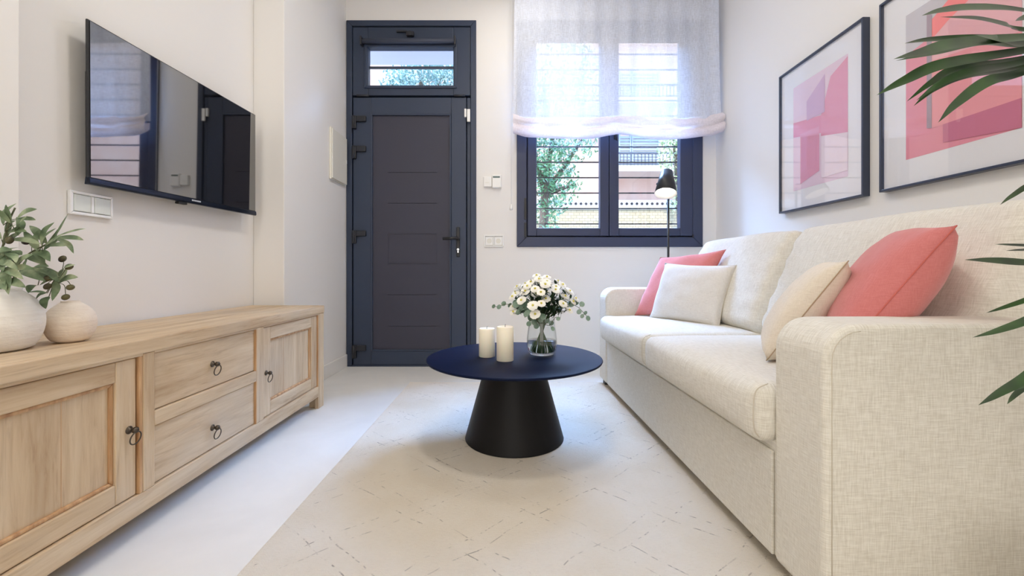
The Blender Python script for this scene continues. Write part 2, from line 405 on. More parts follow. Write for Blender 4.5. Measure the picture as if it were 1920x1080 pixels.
# grille outside
gr = thing('window_grille', 'black horizontal security bars outside the window', 'grille', (.79, YB+.15, WZ0+.075))
for k in range(13):
    z = 1.153+.1284*k-.0
    bm = BM(); box(bm, WX0-.79, WX1-.79, -.006, .006, z-gr.location.z-.0045, z-gr.location.z+.0045)
    obj('bar', bm, m_black, gr)
for x in (WX0+.008, WX1-.008):
    bm = BM(); box(bm, x-.79-.008, x-.79+.008, -.008, .008, 0, 1.72); obj('upright', bm, m_black, gr)

# ---------------------------------------------------------------- sheer roman shade
def sheer(name, col, alpha, tr=.5):
    m = bpy.data.materials.new(name); m.use_nodes = True; nt = m.node_tree; nt.nodes.clear()
    o = N(m, 'ShaderNodeOutputMaterial'); t = N(m, 'ShaderNodeBsdfTransparent'); d = N(m, 'ShaderNodeBsdfDiffuse'); tl = N(m, 'ShaderNodeBsdfTranslucent')
    d.inputs[0].default_value = col; tl.inputs[0].default_value = col
    m1 = N(m, 'ShaderNodeMixShader'); m1.inputs[0].default_value = tr; L(m, d.outputs[0], m1.inputs[1]); L(m, tl.outputs[0], m1.inputs[2])
    m2 = N(m, 'ShaderNodeMixShader')
    v = coords(m, (300, 300, 20)); v2 = coords(m, (20, 300, 300)); s = math_n(m, 'ADD', noise_n(m, v, 1, 2), noise_n(m, v2, 1, 2))
    a = N(m, 'ShaderNodeMapRange'); L(m, s, a.inputs[0]); a.inputs[1].default_value = .8; a.inputs[2].default_value = 1.2; a.inputs[3].default_value = alpha-.1; a.inputs[4].default_value = alpha+.1
    L(m, a.outputs[0], m2.inputs[0]); L(m, t.outputs[0], m2.inputs[1]); L(m, m1.outputs[0], m2.inputs[2]); L(m, m2.outputs[0], o.inputs[0]); return m
m_sheer = sheer('sheer_linen', srgb(232, 238, 252), .76, .16)
m_sheerf = sheer('sheer_linen_folded', srgb(242, 234, 238), .92, .26)
YS = YB-.13
sh = thing('roman_shade', 'sheer white linen roman shade half lowered over the window', 'shade', (.79, YS, ZC-.06))
o0 = Vector(sh.location)
def shp(x, y, dy=0):
    q = P(x, y, YS); q.y += dy; return q-o0
bm = BM(); nx, nz = 90, 34; rows = []
def hemy(u):    # lower edge in px against u 0..1 : two swags hung from three cords
    a = abs(math.sin(2*PI*u*.5*2)) if False else math.sin(PI*((u*2) % 1.0))
    return a
for j in range(nz+1):
    t = j/nz; row = []
    for i in range(nx+1):
        u = i/nx
        x0, x1 = 965-3*t, 1347+7*t**2
        ytop = -27; ybot = 228+6*hemy(u)
        x = x0+(x1-x0)*u; y = ytop+(ybot-ytop)*t
        dy = .010*math.sin(u*31+t*2)*(.3+t)+.006*math.sin(u*73+1.3)-.012*t*hemy(u)
        row.append(bm.verts.new(shp(x, y, dy)))
    rows.append(row)
for A, B in zip(rows[:-1], rows[1:]):
    for i in range(nx): bm.faces.new((A[i], A[i+1], B[i+1], B[i])).smooth = True
obj('cloth', bm, m_sheer, sh, smooth=True)
bm = BM(); rows = []
prof = [(222, .000), (228, -.030), (235, -.038), (240, -.018), (242, -.032), (249, -.042), (256, -.036), (259, -.012), (252, .006), (240, .01)]
for k, (yy, dd) in enumerate(prof):
    row = []
    for i in range(nx+1):
        u = i/nx; x = 962+(1355-962)*u - (0 if 0 < i < nx else 0)
        sag = -6+ (9*hemy(u)) * (1.0 if k not in (0, 9) else .6)+1.2*math.sin(u*19+k)
        if u > .93: sag += (u-.93)/.07*-6
        if u < .06: sag += (.06-u)/.06*(-3)
        row.append(bm.verts.new(shp(x, yy+sag, dd+.006*math.sin(u*40+k*1.7))))
    rows.append(row)
for A, B in zip(rows[:-1], rows[1:]):
    for i in range(nx): bm.faces.new((A[i], A[i+1], B[i+1], B[i])).smooth = True
obj('folded_hem', bm, m_sheerf, sh, smooth=True)
obj('headrail', boxbm(-.84, .84, -.02, .02, -.02, .03), m_white, sh, bevel=.004)
for xx in (975, 1349):
    bm = BM(); tube(bm, [shp(xx, -27, .02), shp(xx-3 if xx < 1000 else xx+2, 225, .02)], .0015, 5); obj('lift_cord', bm, m_white, sh)
bm = BM(); cl = [shp(959, -27, .06), shp(958.5, 380, .06)]; tube(bm, cl, .0015, 5); obj('pull_cord', bm, m_white, sh)
bm = BM(); q = shp(958.5, 388, .06); lathe(bm, [(0, .03), (.008, .028), (.013, 0), (.012, -.014), (0, -.018)], q, 14); obj('cord_weight', bm, m_white, sh)

# ---------------------------------------------------------------- wall fittings
th = thing('thermostat', 'small white thermostat with a dark strip display between door and window', 'thermostat', (bx(923), YB-.01, bz(341)))
obj('receiver', lbox(th, bx(907), bx(922.3), YB-.024, YB-.001, bz(351), bz(332)), m_white, th, bevel=.004)
tb = obj('control_body', lbox(th, bx(922.8), bx(940), YB-.03, YB-.001, bz(353), bz(329)), m_white, th, bevel=.005)
obj('display', lbox(th, bx(924.5), bx(937.5), YB-.0312, YB-.029, bz(334.8), bz(332)), mat('lcd', srgb(70, 95, 92), .3), th)
obj('dial_line', lbox(th, bx(910), bx(917), YB-.0255, YB-.023, bz(344), bz(343.2)), m_cream, th)
ot = thing('wall_outlet', 'white double socket plate on the wall under the thermostat', 'socket', (bx(926), YB-.006, bz(452)))
bm = BM(); l = ot.location; frame(bm, 'y', bx(908)-l.x, bx(944)-l.x, bz(463)-l.z, bz(441)-l.z, .009, YB-.012-l.y, YB-.001-l.y); box(bm, -.004, .004, YB-.012-l.y, YB-.001-l.y, -.04, .04)
obj('plate_frame', bm, m_white, ot, bevel=.002)
for sx in (-1, 1):
    bm = BM(); box(bm, sx*.036-.03, sx*.036+.03, YB-.008-l.y, YB-.001-l.y, -.034, .034); so = obj('socket_insert', bm, m_white, ot, bevel=.002)
    bm = BM(); cyl(bm, (sx*.036, YB-.0085-l.y, 0), (sx*.036, YB-.007-l.y, 0), .02); obj('socket_well', bm, m_cream, so)
# switch plate on the left wall
sw = thing('light_switch', 'glossy clear-framed double light switch on the wall below the television', 'switch', (XL+.004, 1.499, .997))
m_clear = mat('glossy_clear_white', srgb(240, 242, 244), .04, 0, Coat_Weight=1.0)
v = coords(m_clear); bump(m_clear, noise_n(m_clear, v, 30, 2), .5, .01)
bm = BM(); y0, y1 = -.077, .077; frame(bm, 'x', y0, y1, -.041, .041, .011, -.003, .010); box(bm, -.003, .010, -.006, .006, -.03, .03); obj('plate_frame', bm, m_clear, sw, bevel=.003)
m_rock = mat('rocker_white', srgb(222, 228, 226), .3)
for s_ in (-1, 1):
    o = obj('rocker', boxbm(-.002, .011, s_*.036-.0285, s_*.036+.0285, -.0285, .0285), m_rock, sw, bevel=.002); 
# electrical panel
ep = thing('electrical_panel', 'flush cream electrical cabinet on the left wall beside the door', 'electrical panel', (XLF, 3.2, 1.62))
obj('panel_body', boxbm(.0005, .016, -.135, .146, -.19, .187), m_cream, ep, bevel=.003)
pd = obj('panel_door', boxbm(.016, .024, -.128, .142, -.182, .179), m_cream, ep, bevel=.003)
obj('panel_latch', boxbm(.0242, .028, .118, .132, -.02, .01), m_white, pd, bevel=.002)
lc = thing('loose_cable', 'short dark cable end hanging high on the left wall near the door', 'cable', (XLF, 3.02, 2.72))
bm = BM(); q = [Vector((.002, -.05, .16)), Vector((.006, -.02, .1)), Vector((.006, .0, .05)), Vector((.004, .012, .01)), Vector((.004, .012, -.01))]; tube(bm, catmull(q), .004, 6); obj('cable_sheath', bm, m_black, lc)

# ---------------------------------------------------------------- television
Y1, Y2 = 1.434, 2.357
A0 = P(163, 345, Y1); A1 = P(168, 33, Y1); B0 = P(480, 402, Y2); B1 = P(480, 217, Y2)
cen = (A0+A1+B0+B1)/4
tv = thing('television', 'large flat black wall-mounted television reflecting the window', 'television', cen)
ey = ((B0-A0)+(B1-A1)).normalized(); ez0 = ((A1-A0)+(B1-B0)).normalized(); ex = ey.cross(ez0).normalized(); ez = ex.cross(ey).normalized()
R = Matrix((ex, ey, ez)).transposed(); tv.rotation_euler = R.to_euler()
W_, H_ = ((B0-A0).length+(B1-A1).length)/4, ((A1-A0).length+(B1-B0).length)/4
obj('television_body', boxbm(-.011, -.002, -W_, W_, -H_, H_), m_black, tv, bevel=.004)
m_screen = mat('screen_glass', (.003, .003, .004), .03, 0); m_screen.node_tree.nodes['Principled BSDF'].inputs['IOR'].default_value = 3.0
obj('screen', boxbm(-.002, .0005, -W_+.007, W_-.007, -H_+.022, H_-.006), m_screen, tv)
m_bez = mat('bezel_gloss', srgb(34, 42, 60), .2, .6)
bm = BM(); prism(bm, [(-.016, -H_-.003), (.001, -H_-.003), (.004, -H_+.004), (.002, -H_+.020), (-.012, -H_+.024)], 'y', -W_, W_); obj('lower_bezel', bm, m_bez, tv, bevel=.002)
obj('back_housing', boxbm(-.045, -.011, -W_+.03, W_-.03, -H_+.006, H_-.16), m_black, tv, bevel=.006)
obj('wall_bracket', boxbm(-.058, -.045, -.2, .2, -.1, .06), m_black, tv)
bm = BM()
for k in range(7): box(bm, .0055, .0068, -.012+k*.0078, -.012+k*.0078+.0055, -H_+.008, -H_+.0145)
obj('maker_mark', bm, mat('mark_silver', (.8, .84, .9), .2, .5), tv)
bm = BM(); box(bm, -.02, .0, -.075, -.03, -H_-.013, -H_-.003); obj('infrared_receiver', bm, m_black, tv, bevel=.002)

# ---------------------------------------------------------------- sideboard
SX0, SX1 = XL+.016, -1.060     # back, front
SY0, SY1, ST = .635, 2.410, .568
sb = thing('sideboard', 'long weathered elm sideboard with two panelled doors and two drawers', 'sideboard', (SX0, SY0, 0))
def SB(*a):
    return boxbm(a[0]-SX0, a[1]-SX0, a[2]-SY0, a[3]-SY0, a[4], a[5])
def sbb(bm, *a): box(bm, a[0]-SX0, a[1]-SX0, a[2]-SY0, a[3]-SY0, a[4], a[5])
bm = BM(); bw = (SX1+.004-SX0)/3
for k in range(3): box(bm, k*bw+.0006, (k+1)*bw-.0006, 0, SY1-SY0, ST-.042, ST)
obj('top', bm, m_wy, sb, bevel=.004)
openings = [(.700, 1.2125, 'door'), (1.265, 1.772, 'drawers'), (1.824, 2.342, 'door')]
fy = SX1-.022
pz = [(SY0, .700), (1.2125+.012, 1.265), (1.772, 1.824), (2.342, SY1)]
for a, b in pz:
    obj('corner_post' if a == SY0 or b == SY1 else 'divider_post', SB(fy, SX1, a, b, .0 if a == SY0 or b == SY1 else .125, ST-.042), m_wz, sb, bevel=.003)
for a, b in ((.70, 1.2245), (1.265, 1.772), (1.824, 2.342)):
    obj('upper_rail', SB(fy, SX1-.001, a, b, ST-.048, ST-.042), m_wy, sb)
obj('lower_rail', SB(fy, SX1-.001, SY0+.05, SY1-.05, .066, .125), m_wy, sb, bevel=.0025)
obj('middle_rail', SB(fy, SX1-.001, 1.265, 1.772, .302, .346), m_wy, sb, bevel=.0025)
bm = BM(); sbb(bm, SX0+.01, fy, SY0+.01, SY0+.03, .07, ST-.042); sbb(bm, SX0+.01, fy, SY1-.03, SY1-.008, .07, ST-.042); sbb(bm, SX0+.005, SX0+.015, SY0+.01, SY1-.01, .07, ST-.042); sbb(bm, SX0+.01, fy, SY0+.01, SY1-.01, .066, .085)
sbb(bm, SX0+.01, fy, 1.23, 1.26, .07, ST-.042); sbb(bm, SX0+.01, fy, 1.777, 1.82, .07, ST-.042)
obj('carcass', bm, m_wy, sb)
for yy in (SY0, SY1-.052):
    sbm = BM(); sbb(sbm, SX0, SX0+.05, yy, yy+.05, 0, ST-.042); obj('rear_leg', sbm, m_wz, sb, bevel=.003)
    sbm = BM(); sbb(sbm, SX1-.06, SX1-.0225, yy+.001, yy+.05, 0, .07); obj('front_leg', sbm, m_wz, sb, bevel=.003)
def ring_pull(par, y, z, x):
    bm = BM(); c = Vector((x-SX0, y-SY0, z))
    lathe_pts = [(.011, 0), (.011, .002), (.005, .004), (.004, .012), (.0085, .015), (.0085, .022), (.004, .026), (0, .0265)]
    m0 = len(bm.verts); lathe(bm, lathe_pts, (0, 0, 0), 16); bm.verts.ensure_lookup_table()
    Rm = Matrix.Rotation(PI/2, 4, 'Y')
    for vtx in bm.verts: vtx.co = c+(Rm @ vtx.co)
    k = obj('knob', bm, m_bronze, par, smooth=True)
    bm = BM(); rc = c+Vector((.019, .0, -.022)); r = .0175
    tube(bm, [rc+Vector((.003*math.cos(t), r*math.sin(t), r*math.cos(t))) for t in [2*PI*i/22 for i in range(22)]], .0018, 6, closed=True)
    obj('ring', bm, m_bronze, k)
def panel_door(y0, y1, z0, z1, hy, hz):
    g = .003; y0 += g; y1 -= g; z0 += g; z1 -= g; xf = SX1-.008; st = .062
    d = obj('door', SB(xf-.022, xf-.013, y0+st-.004, y1-st+.004, z0+.045, z1-.045), m_wz, sb)
    for a, b in ((y0, y0+st), (y1-st, y1)): obj('door_stile', SB(xf-.02, xf, a, b, z0, z1), m_wz, d, bevel=.003)
    for a, b in ((z0, z0+st-.006), (z1-st+.006, z1)): obj('door_rail', SB(xf-.02, xf-.0006, y0+st, y1-st, a, b), m_wy, d, bevel=.003)
    bm = BM(); frame(bm, 'x', y0+st-SY0, y1-st-SY0, z0+st-.006, z1-st+.006, .010, xf-.018-SX0, xf-.006-SX0); obj('panel_moulding', bm, m_woodstain, d, bevel=.003)
    for k in (1, 2):
        yy = y0+st+k*(y1-y0-2*st)/3; obj('board_joint', SB(xf-.0135, xf-.0127, yy-.0008, yy+.0008, z0+.06, z1-.06), m_bronze if False else m_woodstain, d)
    ring_pull(d, hy, hz, xf)
panel_door(.700, 1.2125, .125, ST-.048, 1.187, .319)
panel_door(1.824, 2.342, .125, ST-.048, 1.853, .318)
# honey coloured reveals on the post faces seen from the side
bm = BM()
sbb(bm, fy-.002, SX1-.001, 1.2130, 1.2245, .125, ST-.048)
obj('post_edge', bm, m_woodstain, sb, bevel=.003)
for z0, z1, hz in ((.346, ST-.048, .430), (.125, .302, .202)):
    xf = SX1-.009
    d = obj('drawer', SB(xf-.02, xf, 1.2675, 1.7695, z0+.0025, z1-.0025), m_wy, sb, bevel=.0025)
    ring_pull(d, 1.521, hz, xf)
for a, b, c_, d_ in ((1.7695, 1.7722, .125, .302), (1.7695, 1.7722, .346, ST-.048), (2.339, 2.3425, .125, ST-.048)):
    obj('reveal_edge', SB(fy, SX1-.0005, a, b, c_, d_), m_woodstain, sb)

# ---------------------------------------------------------------- vases on the sideboard
def ceramic(name, c1, c2):
    m = mat(name, c2, .8); v = coords(m, (1, 1, 6)); n = noise_n(m, v, 14, 5, .6); v2 = coords(m); n2 = noise_n(m, v2, 90, 4)
    setc(m, ramp(m, n, [(.3, c1), (.7, c2)])); bump(m, math_n(m, 'ADD', n, math_n(m, 'MULTIPLY', n2, .4)), .5, .004); return m
m_cer1 = ceramic('chalky_white_ceramic', srgb(226, 222, 214), srgb(238, 235, 228))
m_cer2 = ceramic('pale_sand_ceramic', srgb(228, 214, 198), srgb(238, 227, 213))
zt = ST+.0005
def potprofile(R, Hh, rb, rn, th=.005):
    pr = [(0, 0.002), (rb*.9, 0.0), (rb, .002)]
    for k in range(1, 20):
        t = k/20; z = Hh*.93*t
        s = math.sin(PI*(0.10+.80*t)) ** .62; e = rb*(1-t)+rn*t
        pr.append((max(e, e+(R-e)*((math.sin(PI*t))**.55)), z))
    pr += [(rn+.004, Hh*.945), (rn, Hh*.97), (rn+.001, Hh), (rn-th, Hh), (rn-th, Hh*.9)]
    for k in range(18, 1, -2):
        t = k/20; z = Hh*.93*t; e = rb*(1-t)+rn*t; pr.append((max(.002, e+(R-e)*((math.sin(PI*t))**.55)-th), z+.003))
    pr += [(0, .006)]
    return pr
bigv = thing('ceramic_vase', 'large round chalky white vase holding the olive branches', 'vase', (-1.279, 1.035, zt))
bm = BM(); lathe(bm, potprofile(.099, .152, .070, .058), (0, 0, 0), 56); obj('vase_body', bm, m_cer1, bigv, smooth=True)
smv = thing('ceramic_vase', 'small sand coloured round vase standing empty beside the large white vase', 'vase', (-1.222, 1.178, zt))
bm = BM(); lathe(bm, potprofile(.0545, .113, .030, .019, .003), (0, 0, 0), 48); obj('vase_body', bm, m_cer2, smv, smooth=True)

# olive branches: leaves given by base, tip in photo px and depth
m_oleaf = mat('olive_leaf', srgb(120, 138, 108), .6)
v = coords(m_oleaf); n_ = noise_n(m_oleaf, v, 22, 3); setc(m_oleaf, ramp(m_oleaf, n_, [(.3, srgb(62, 82, 54)), (.5, srgb(112, 132, 100)), (.7, srgb(174, 184, 150))]))
m_ostem = mat('olive_stem', srgb(88, 92, 66), .7)
m_olive = mat('olive_fruit', srgb(52, 40, 36), .25); v = coords(m_olive); setc(m_olive, ramp(m_olive, noise_n(m_olive, v, 25, 2), [(.35, srgb(38, 26, 34)), (.65, srgb(88, 84, 48))]))
def z5(x, y, Y): return P(x/3.373, 360+y/3.373, Y)
branch_defs = [
 ('olive branch leaning right with long pale leaves over the small vase',
  [(-60, 640), (60, 520), (170, 400), (265, 345), (300, 330)], 1.06,
  [((265, 345), (345, 190), 36), ((345, 285), (545, 232), 30), ((345, 290), (530, 305), 32), ((275, 345), (455, 330), 36), ((300, 330), (185, 212), 40), ((245, 375), (150, 245), 36), ((270, 375), (370, 230), 26), ((200, 380), (318, 440), 44), ((170, 410), (300, 465), 40), ((120, 470), (30, 380), 40)],
  [(165, 315), (95, 430)]),
 ('olive branch drooping to the right with fruit on a curled twig',
  [(-40, 660), (60, 560), (150, 500), (260, 510), (350, 545)], 1.10,
  [((130, 495), (330, 550), 52), ((210, 480), (420, 548), 44), ((370, 575), (495, 540), 40), ((350, 560), (330, 690), 44), ((360, 550), (250, 590), 26), ((300, 640), (175, 635), 18), ((240, 590), (180, 640), 50), ((310, 660), (290, 740), 44), ((290, 640), (225, 680), 30), ((380, 540), (478, 460), 40), ((120, 510), (170, 400), 40), ((200, 490), (310, 470), 36)],
  [(395, 423), (437, 473), (300, 547), (300, 597), (445, 603), (415, 665)]),
 ('upright olive branch at the left edge of the vase with broad leaves',
  [(-90, 640), (-40, 500), (20, 330), (60, 180), (95, 100)], 1.03,
  [((20, 210), (105, 70), 46), ((105, 170), (235, 108), 34), ((115, 275), (175, 150), 48), ((70, 200), (-40, 100), 40), ((20, 330), (80, 195), 46), ((10, 300), (-60, 200), 44), ((50, 260), (170, 250), 40), ((60, 300), (260, 330), 36), ((30, 250), (100, 180), 30)],
  [(60, 305), (15, 375)]),
 ('lower olive branch with dark leaves hanging over the white vase rim',
  [(-90, 650), (-20, 560), (20, 500), (80, 480)], .99,
  [((20, 480), (55, 650), 56), ((40, 560), (165, 605), 46), ((0, 420), (120, 350), 50), ((20, 520), (120, 490), 48), ((-20, 480), (60, 410), 50), ((60, 500), (215, 390), 44), ((-30, 560), (40, 620), 48), ((20, 440), (150, 450), 44), ((-20, 380), (80, 370), 44), ((70, 570), (20, 520), 40), ((-60, 430), (20, 500), 48), ((30, 390), (140, 400), 40), ((-50, 520), (-10, 640), 50)],
  []),
 ('olive branch at the far left edge with leaves spreading leftward',
  [(-110, 640), (-130, 500), (-150, 350), (-170, 240)], 1.05,
  [((-130, 500), (-40, 400), 46), ((-150, 380), (-60, 300), 44), ((-160, 300), (-80, 180), 44), ((-150, 350), (-260, 260), 44), ((-130, 500), (-240, 440), 44), ((-120, 560), (-30, 520), 40)],
  [(-60, 400)]),
]
rng = random.Random(3)
for lab, stem, Yb, leaves, fruits in branch_defs:
    root = bigv.location+Vector((rng.uniform(-.02, .03), rng.uniform(-.03, .03), .03))
    br = thing('olive_branch', lab, 'branch', root, group=None)
    l0 = Vector(root)
    bm = BM(); pts = [Vector((0, 0, 0)), Vector((0, 0, .08))]
    spts = [z5(x, y, Yb)-l0 for x, y in stem][1:]
    tube(bm, catmull([pts[0], Vector((.0, 0, .10))]+spts, 5), .0019, 5)
    tops = list(spts)
    for (a, b, wd) in leaves:
        s_ = z5(a[0], a[1], Yb)-l0; q = min(tops, key=lambda t: (t-s_).length)
        if (q-s_).length > .006: tube(bm, [q, s_], .0009, 4)
    for f in fruits:
        s_ = z5(f[0], f[1]-18, Yb)-l0; q = min(tops+[z5(a[0], a[1], Yb)-l0 for a, b, w_ in leaves], key=lambda t: (t-s_).length)
        mid = (q+s_)/2+Vector((.006, 0, .008)); tube(bm, catmull([q, mid, s_], 4), .0008, 4)
    obj('stem', bm, m_ostem, br)
    bm = BM()
    extra = []
    for (a, b, wd) in leaves:
        if rng.random() < .75:
            an = rng.uniform(-.9, .9); dx, dy_ = (b[0]-a[0])*.85, (b[1]-a[1])*.85
            extra.append((a, (a[0]+dx*math.cos(an)-dy_*math.sin(an), a[1]+dx*math.sin(an)+dy_*math.cos(an)), wd*.85))
    if 'fruit' in lab: extra = extra[:3]
    for (a, b, wd) in leaves+extra:
        dyy = rng.uniform(-.035, .035)
        A = z5(a[0], a[1], Yb)-l0; B = z5(b[0], b[1], Yb+dyy)-l0; Mid = (A+B)/2+Vector((0, rng.uniform(-.01, .01), rng.uniform(.002, .008)))
        wdt = wd/3.373/F*Yb*1.12
        blade(bm, catmull([A, Mid, B], 5), wdt, up=Vector((rng.uniform(-.3, .3), -1, rng.uniform(.2, 1.2))), fold=.18, prof=lambda t: math.sin(PI*t**.85)**.8)
    obj('leaves', bm, m_oleaf, br, smooth=True)
    for f in fruits:
        bm = BM(); bmesh.ops.create_uvsphere(bm, u_segments=14, v_segments=10, radius=1)
        c = z5(f[0], f[1], Yb-.01)-l0; tilt = Matrix.Rotation(rng.uniform(.5, 1.4), 4, 'Y')
        for vtx in bm.verts: vtx.co = c+(tilt @ Vector((vtx.co.x*.0075, vtx.co.y*.0075, vtx.co.z*.0098)))
        obj('olive', bm, m_olive, br, smooth=True)

# ---------------------------------------------------------------- rug
m_rug = mat('wool_rug', srgb(228, 216, 198), 1.0)
v = coords(m_rug); pile = noise_n(m_rug, v, 420, 3, .7); blot = noise_n(m_rug, v, 3, 4)
vx = coords(m_rug, (60, 400, 1)); streak = noise_n(m_rug, vx, 1, 3)
sepx = N(m_rug, 'ShaderNodeSeparateXYZ'); tco = coords(m_rug); dn = N(m_rug, 'ShaderNodeTexNoise'); dn.inputs['Scale'].default_value = 5; L(m_rug, tco, dn.inputs['Vector'])
dm = N(m_rug, 'ShaderNodeVectorMath'); dm.operation = 'MULTIPLY_ADD'; L(m_rug, dn.outputs['Color'], dm.inputs[0]); dm.inputs[1].default_value = (.05, .05, 0); L(m_rug, tco, dm.inputs[2]); L(m_rug, dm.outputs[0], sepx.inputs[0])
def diamond(px, py, off):
    a = math_n(m_rug, 'MULTIPLY', sepx.outputs[0], 1/px); b = math_n(m_rug, 'MULTIPLY', sepx.outputs[1], 1/py)
    o = []
    for op in ('ADD', 'SUBTRACT'):
        s_ = math_n(m_rug, op, a, b); s_ = math_n(m_rug, 'ADD', s_, off); f_ = math_n(m_rug, 'FRACT', s_); f_ = math_n(m_rug, 'SUBTRACT', f_, .5); f_ = math_n(m_rug, 'ABSOLUTE', f_); o.append(f_)
    return math_n(m_rug, 'MINIMUM', o[0], o[1])
d1 = diamond(.40, .34, .13); d2 = diamond(.40, .34, .33)
dd = math_n(m_rug, 'MINIMUM', d1, d2); ln = math_n(m_rug, 'LESS_THAN', dd, .007)
brk = noise_n(m_rug, v, 38, 2, .6); brk2 = noise_n(m_rug, v, 6, 2); lm = math_n(m_rug, 'MULTIPLY', ln, math_n(m_rug, 'MULTIPLY', ramp(m_rug, brk, [(.50, (0, 0, 0, 1)), (.62, (1, 1, 1, 1))]), ramp(m_rug, brk2, [(.42, (.25, .25, .25, 1)), (.6, (1, 1, 1, 1))])))
base = ramp(m_rug, blot, [(.35, srgb(240, 229, 210)), (.65, srgb(248, 240, 226))])
base = mixc(m_rug, base, srgb(222, 209, 186), ramp(m_rug, streak, [(.55, (0, 0, 0, 1)), (.8, (.4, .4, .4, 1))]))
setc(m_rug, mixc(m_rug, base, srgb(112, 98, 84), math_n(m_rug, 'MULTIPLY', lm, .55)))
bump(m_rug, math_n(m_rug, 'SUBTRACT', math_n(m_rug, 'ADD', pile, streak), lm), .9, .006)
rug = obj('area_rug', boxbm(-.68, 1.30, .35, 2.875, .0005, .010), m_rug, bevel=.004)
tag(rug, 'cream wool rug with thin broken diamond lines on the pale floor', 'rug')
RZ = .010

# ---------------------------------------------------------------- coffee table
ct = thing('coffee_table', 'round matt black coffee table with a conical pedestal on the rug', 'coffee table', (.018, 1.925, RZ))
TZ = .3745-RZ
m_tab = charcoal('tabletop_blue_cast', (.005, .009, .030), .42, .06); m_cone = charcoal('cone_black', (.006, .006, .007), .45, .2)  # tabletop colour carries the blue cast of the window light
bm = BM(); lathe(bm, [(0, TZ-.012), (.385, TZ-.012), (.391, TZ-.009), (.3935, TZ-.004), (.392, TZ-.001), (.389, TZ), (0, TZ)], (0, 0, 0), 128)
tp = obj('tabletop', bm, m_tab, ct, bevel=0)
bm = BM(); lathe(bm, [(0, 0), (.2195, 0), (.2225, .003), (.2215, .006), (.128, TZ-.02), (.128, TZ-.0121), (0, TZ-.0121)], (0, 0, 0), 96)
obj('pedestal', bm, m_cone, ct)
m_wax = mat('candle_wax', srgb(250, 242, 222), .5); m_wax.node_tree.nodes['Principled BSDF'].inputs['Subsurface Weight'].default_value = .25; m_wax.node_tree.nodes['Principled BSDF'].inputs['Subsurface Radius'].default_value = (.02, .012, .006)
m_wick = mat('wick', (.02, .018, .015), .9)
for lab, x, y, r, h in (('shorter cream pillar candle on the left of the black table', -.107, 1.932, .0365, .128), ('taller cream pillar candle right of the shorter candle', -.023, 1.845, .037, .148)):
    c_ = thing('pillar_candle', lab, 'candle', (x, y, TZ+RZ+.0004), group=None)
    bm = BM(); lathe(bm, [(0, 0), (r-.001, 0), (r, .001), (r, h-.004), (r-.003, h), (r-.006, h-.001), (r*.5, h-.003), (0, h-.003)], (0, 0, 0), 40); obj('wax', bm, m_wax, c_)
    bm = BM(); tube(bm, [(0, 0, h-.004), (0, 0, h+.004), (.0012, 0, h+.009)], .0011, 6); obj('wick', bm, m_wick, c_)

# ---------------------------------------------------------------- glass vase and flowers
vz = thing('glass_vase', 'clear glass vase half full of water on the black table', 'vase', (.147, 1.985, TZ+RZ+.0004))
m_vg = mat('vase_glass', (1, 1, 1), .0, 0, Transmission_Weight=1.0, IOR=1.45)
m_vg = thin_glass('clear_vase_glass', (.97, .985, .99, 1))
m_water = mat('water', (.86, .95, 1.0), .0, 0, Transmission_Weight=1.0, IOR=1.33)
out = [(0, 0), (.052, 0), (.060, .004), (.0675, .018), (.071, .035), (.0715, .05), (.070, .075), (.066, .11), (.061, .14), (.060, .155), (.0615, .165)]
inn = [(.0590, .165), (.0575, .155), (.0585, .14), (.0635, .11), (.0675, .075), (.069, .05), (.068, .035), (.064, .018), (.052, .011), (0, .010)]
bm = BM(); lathe(bm, out+inn, (0, 0, 0), 56); obj('vase_glass', bm, m_vg, vz, smooth=True)
bm = BM(); lathe(bm, [(0, .0105), (.0515, .0115), (.0635, .0185), (.0675, .035), (.0685, .05), (.0677, .0655), (0, .0655)], (0, 0, 0), 48); obj('water', bm, m_water, vz)
m_petal = mat('white_petal', srgb(246, 245, 238), .6); m_petal.node_tree.nodes['Principled BSDF'].inputs['Subsurface Weight'].default_value = .0
m_yel = mat('daisy_centre', srgb(206, 196, 84), .8)
m_stem = mat('flower_stem', srgb(62, 92, 46), .6)
m_leafd = mat('daisy_leaf', srgb(40, 66, 42), .6)
m_euc = mat('eucalyptus_leaf', srgb(120, 146, 128), .55); v = coords(m_euc); setc(m_euc, ramp(m_euc, noise_n(m_euc, v, 30, 2), [(.3, srgb(98, 128, 108)), (.7, srgb(146, 166, 150))]))
vc = Vector(vz.location)
rng = random.Random(11)
def head(bm, c, n, r):
    n = n.normalized(); a = n.orthogonal().normalized(); b = n.cross(a)
    for layer, (cnt, rr, lift) in enumerate(((17, r, .10), (15, r*.86, .38), (11, r*.6, .8))):
        for k in range(cnt):
            t = 2*PI*(k+.5*layer)/cnt+rng.uniform(-.08, .08); d = a*math.cos(t)+b*math.sin(t); s_ = n.cross(d)
            w_ = rr*.25; L_ = rr*rng.uniform(.9, 1.05)
            q0 = c+d*.0025; q1 = c+d*L_*.55+n*L_*lift*.45; q2 = c+d*L_+n*L_*lift*.5
            vs = [bm.verts.new(x) for x in (q0-s_*w_*.35, q0+s_*w_*.35, q1+s_*w_, q2+s_*w_*.6, q2-s_*w_*.6, q1-s_*w_)]
            bm.faces.new((vs[0], vs[1], vs[2], vs[5])); bm.faces.new((vs[5], vs[2], vs[3], vs[4]))
heads = []
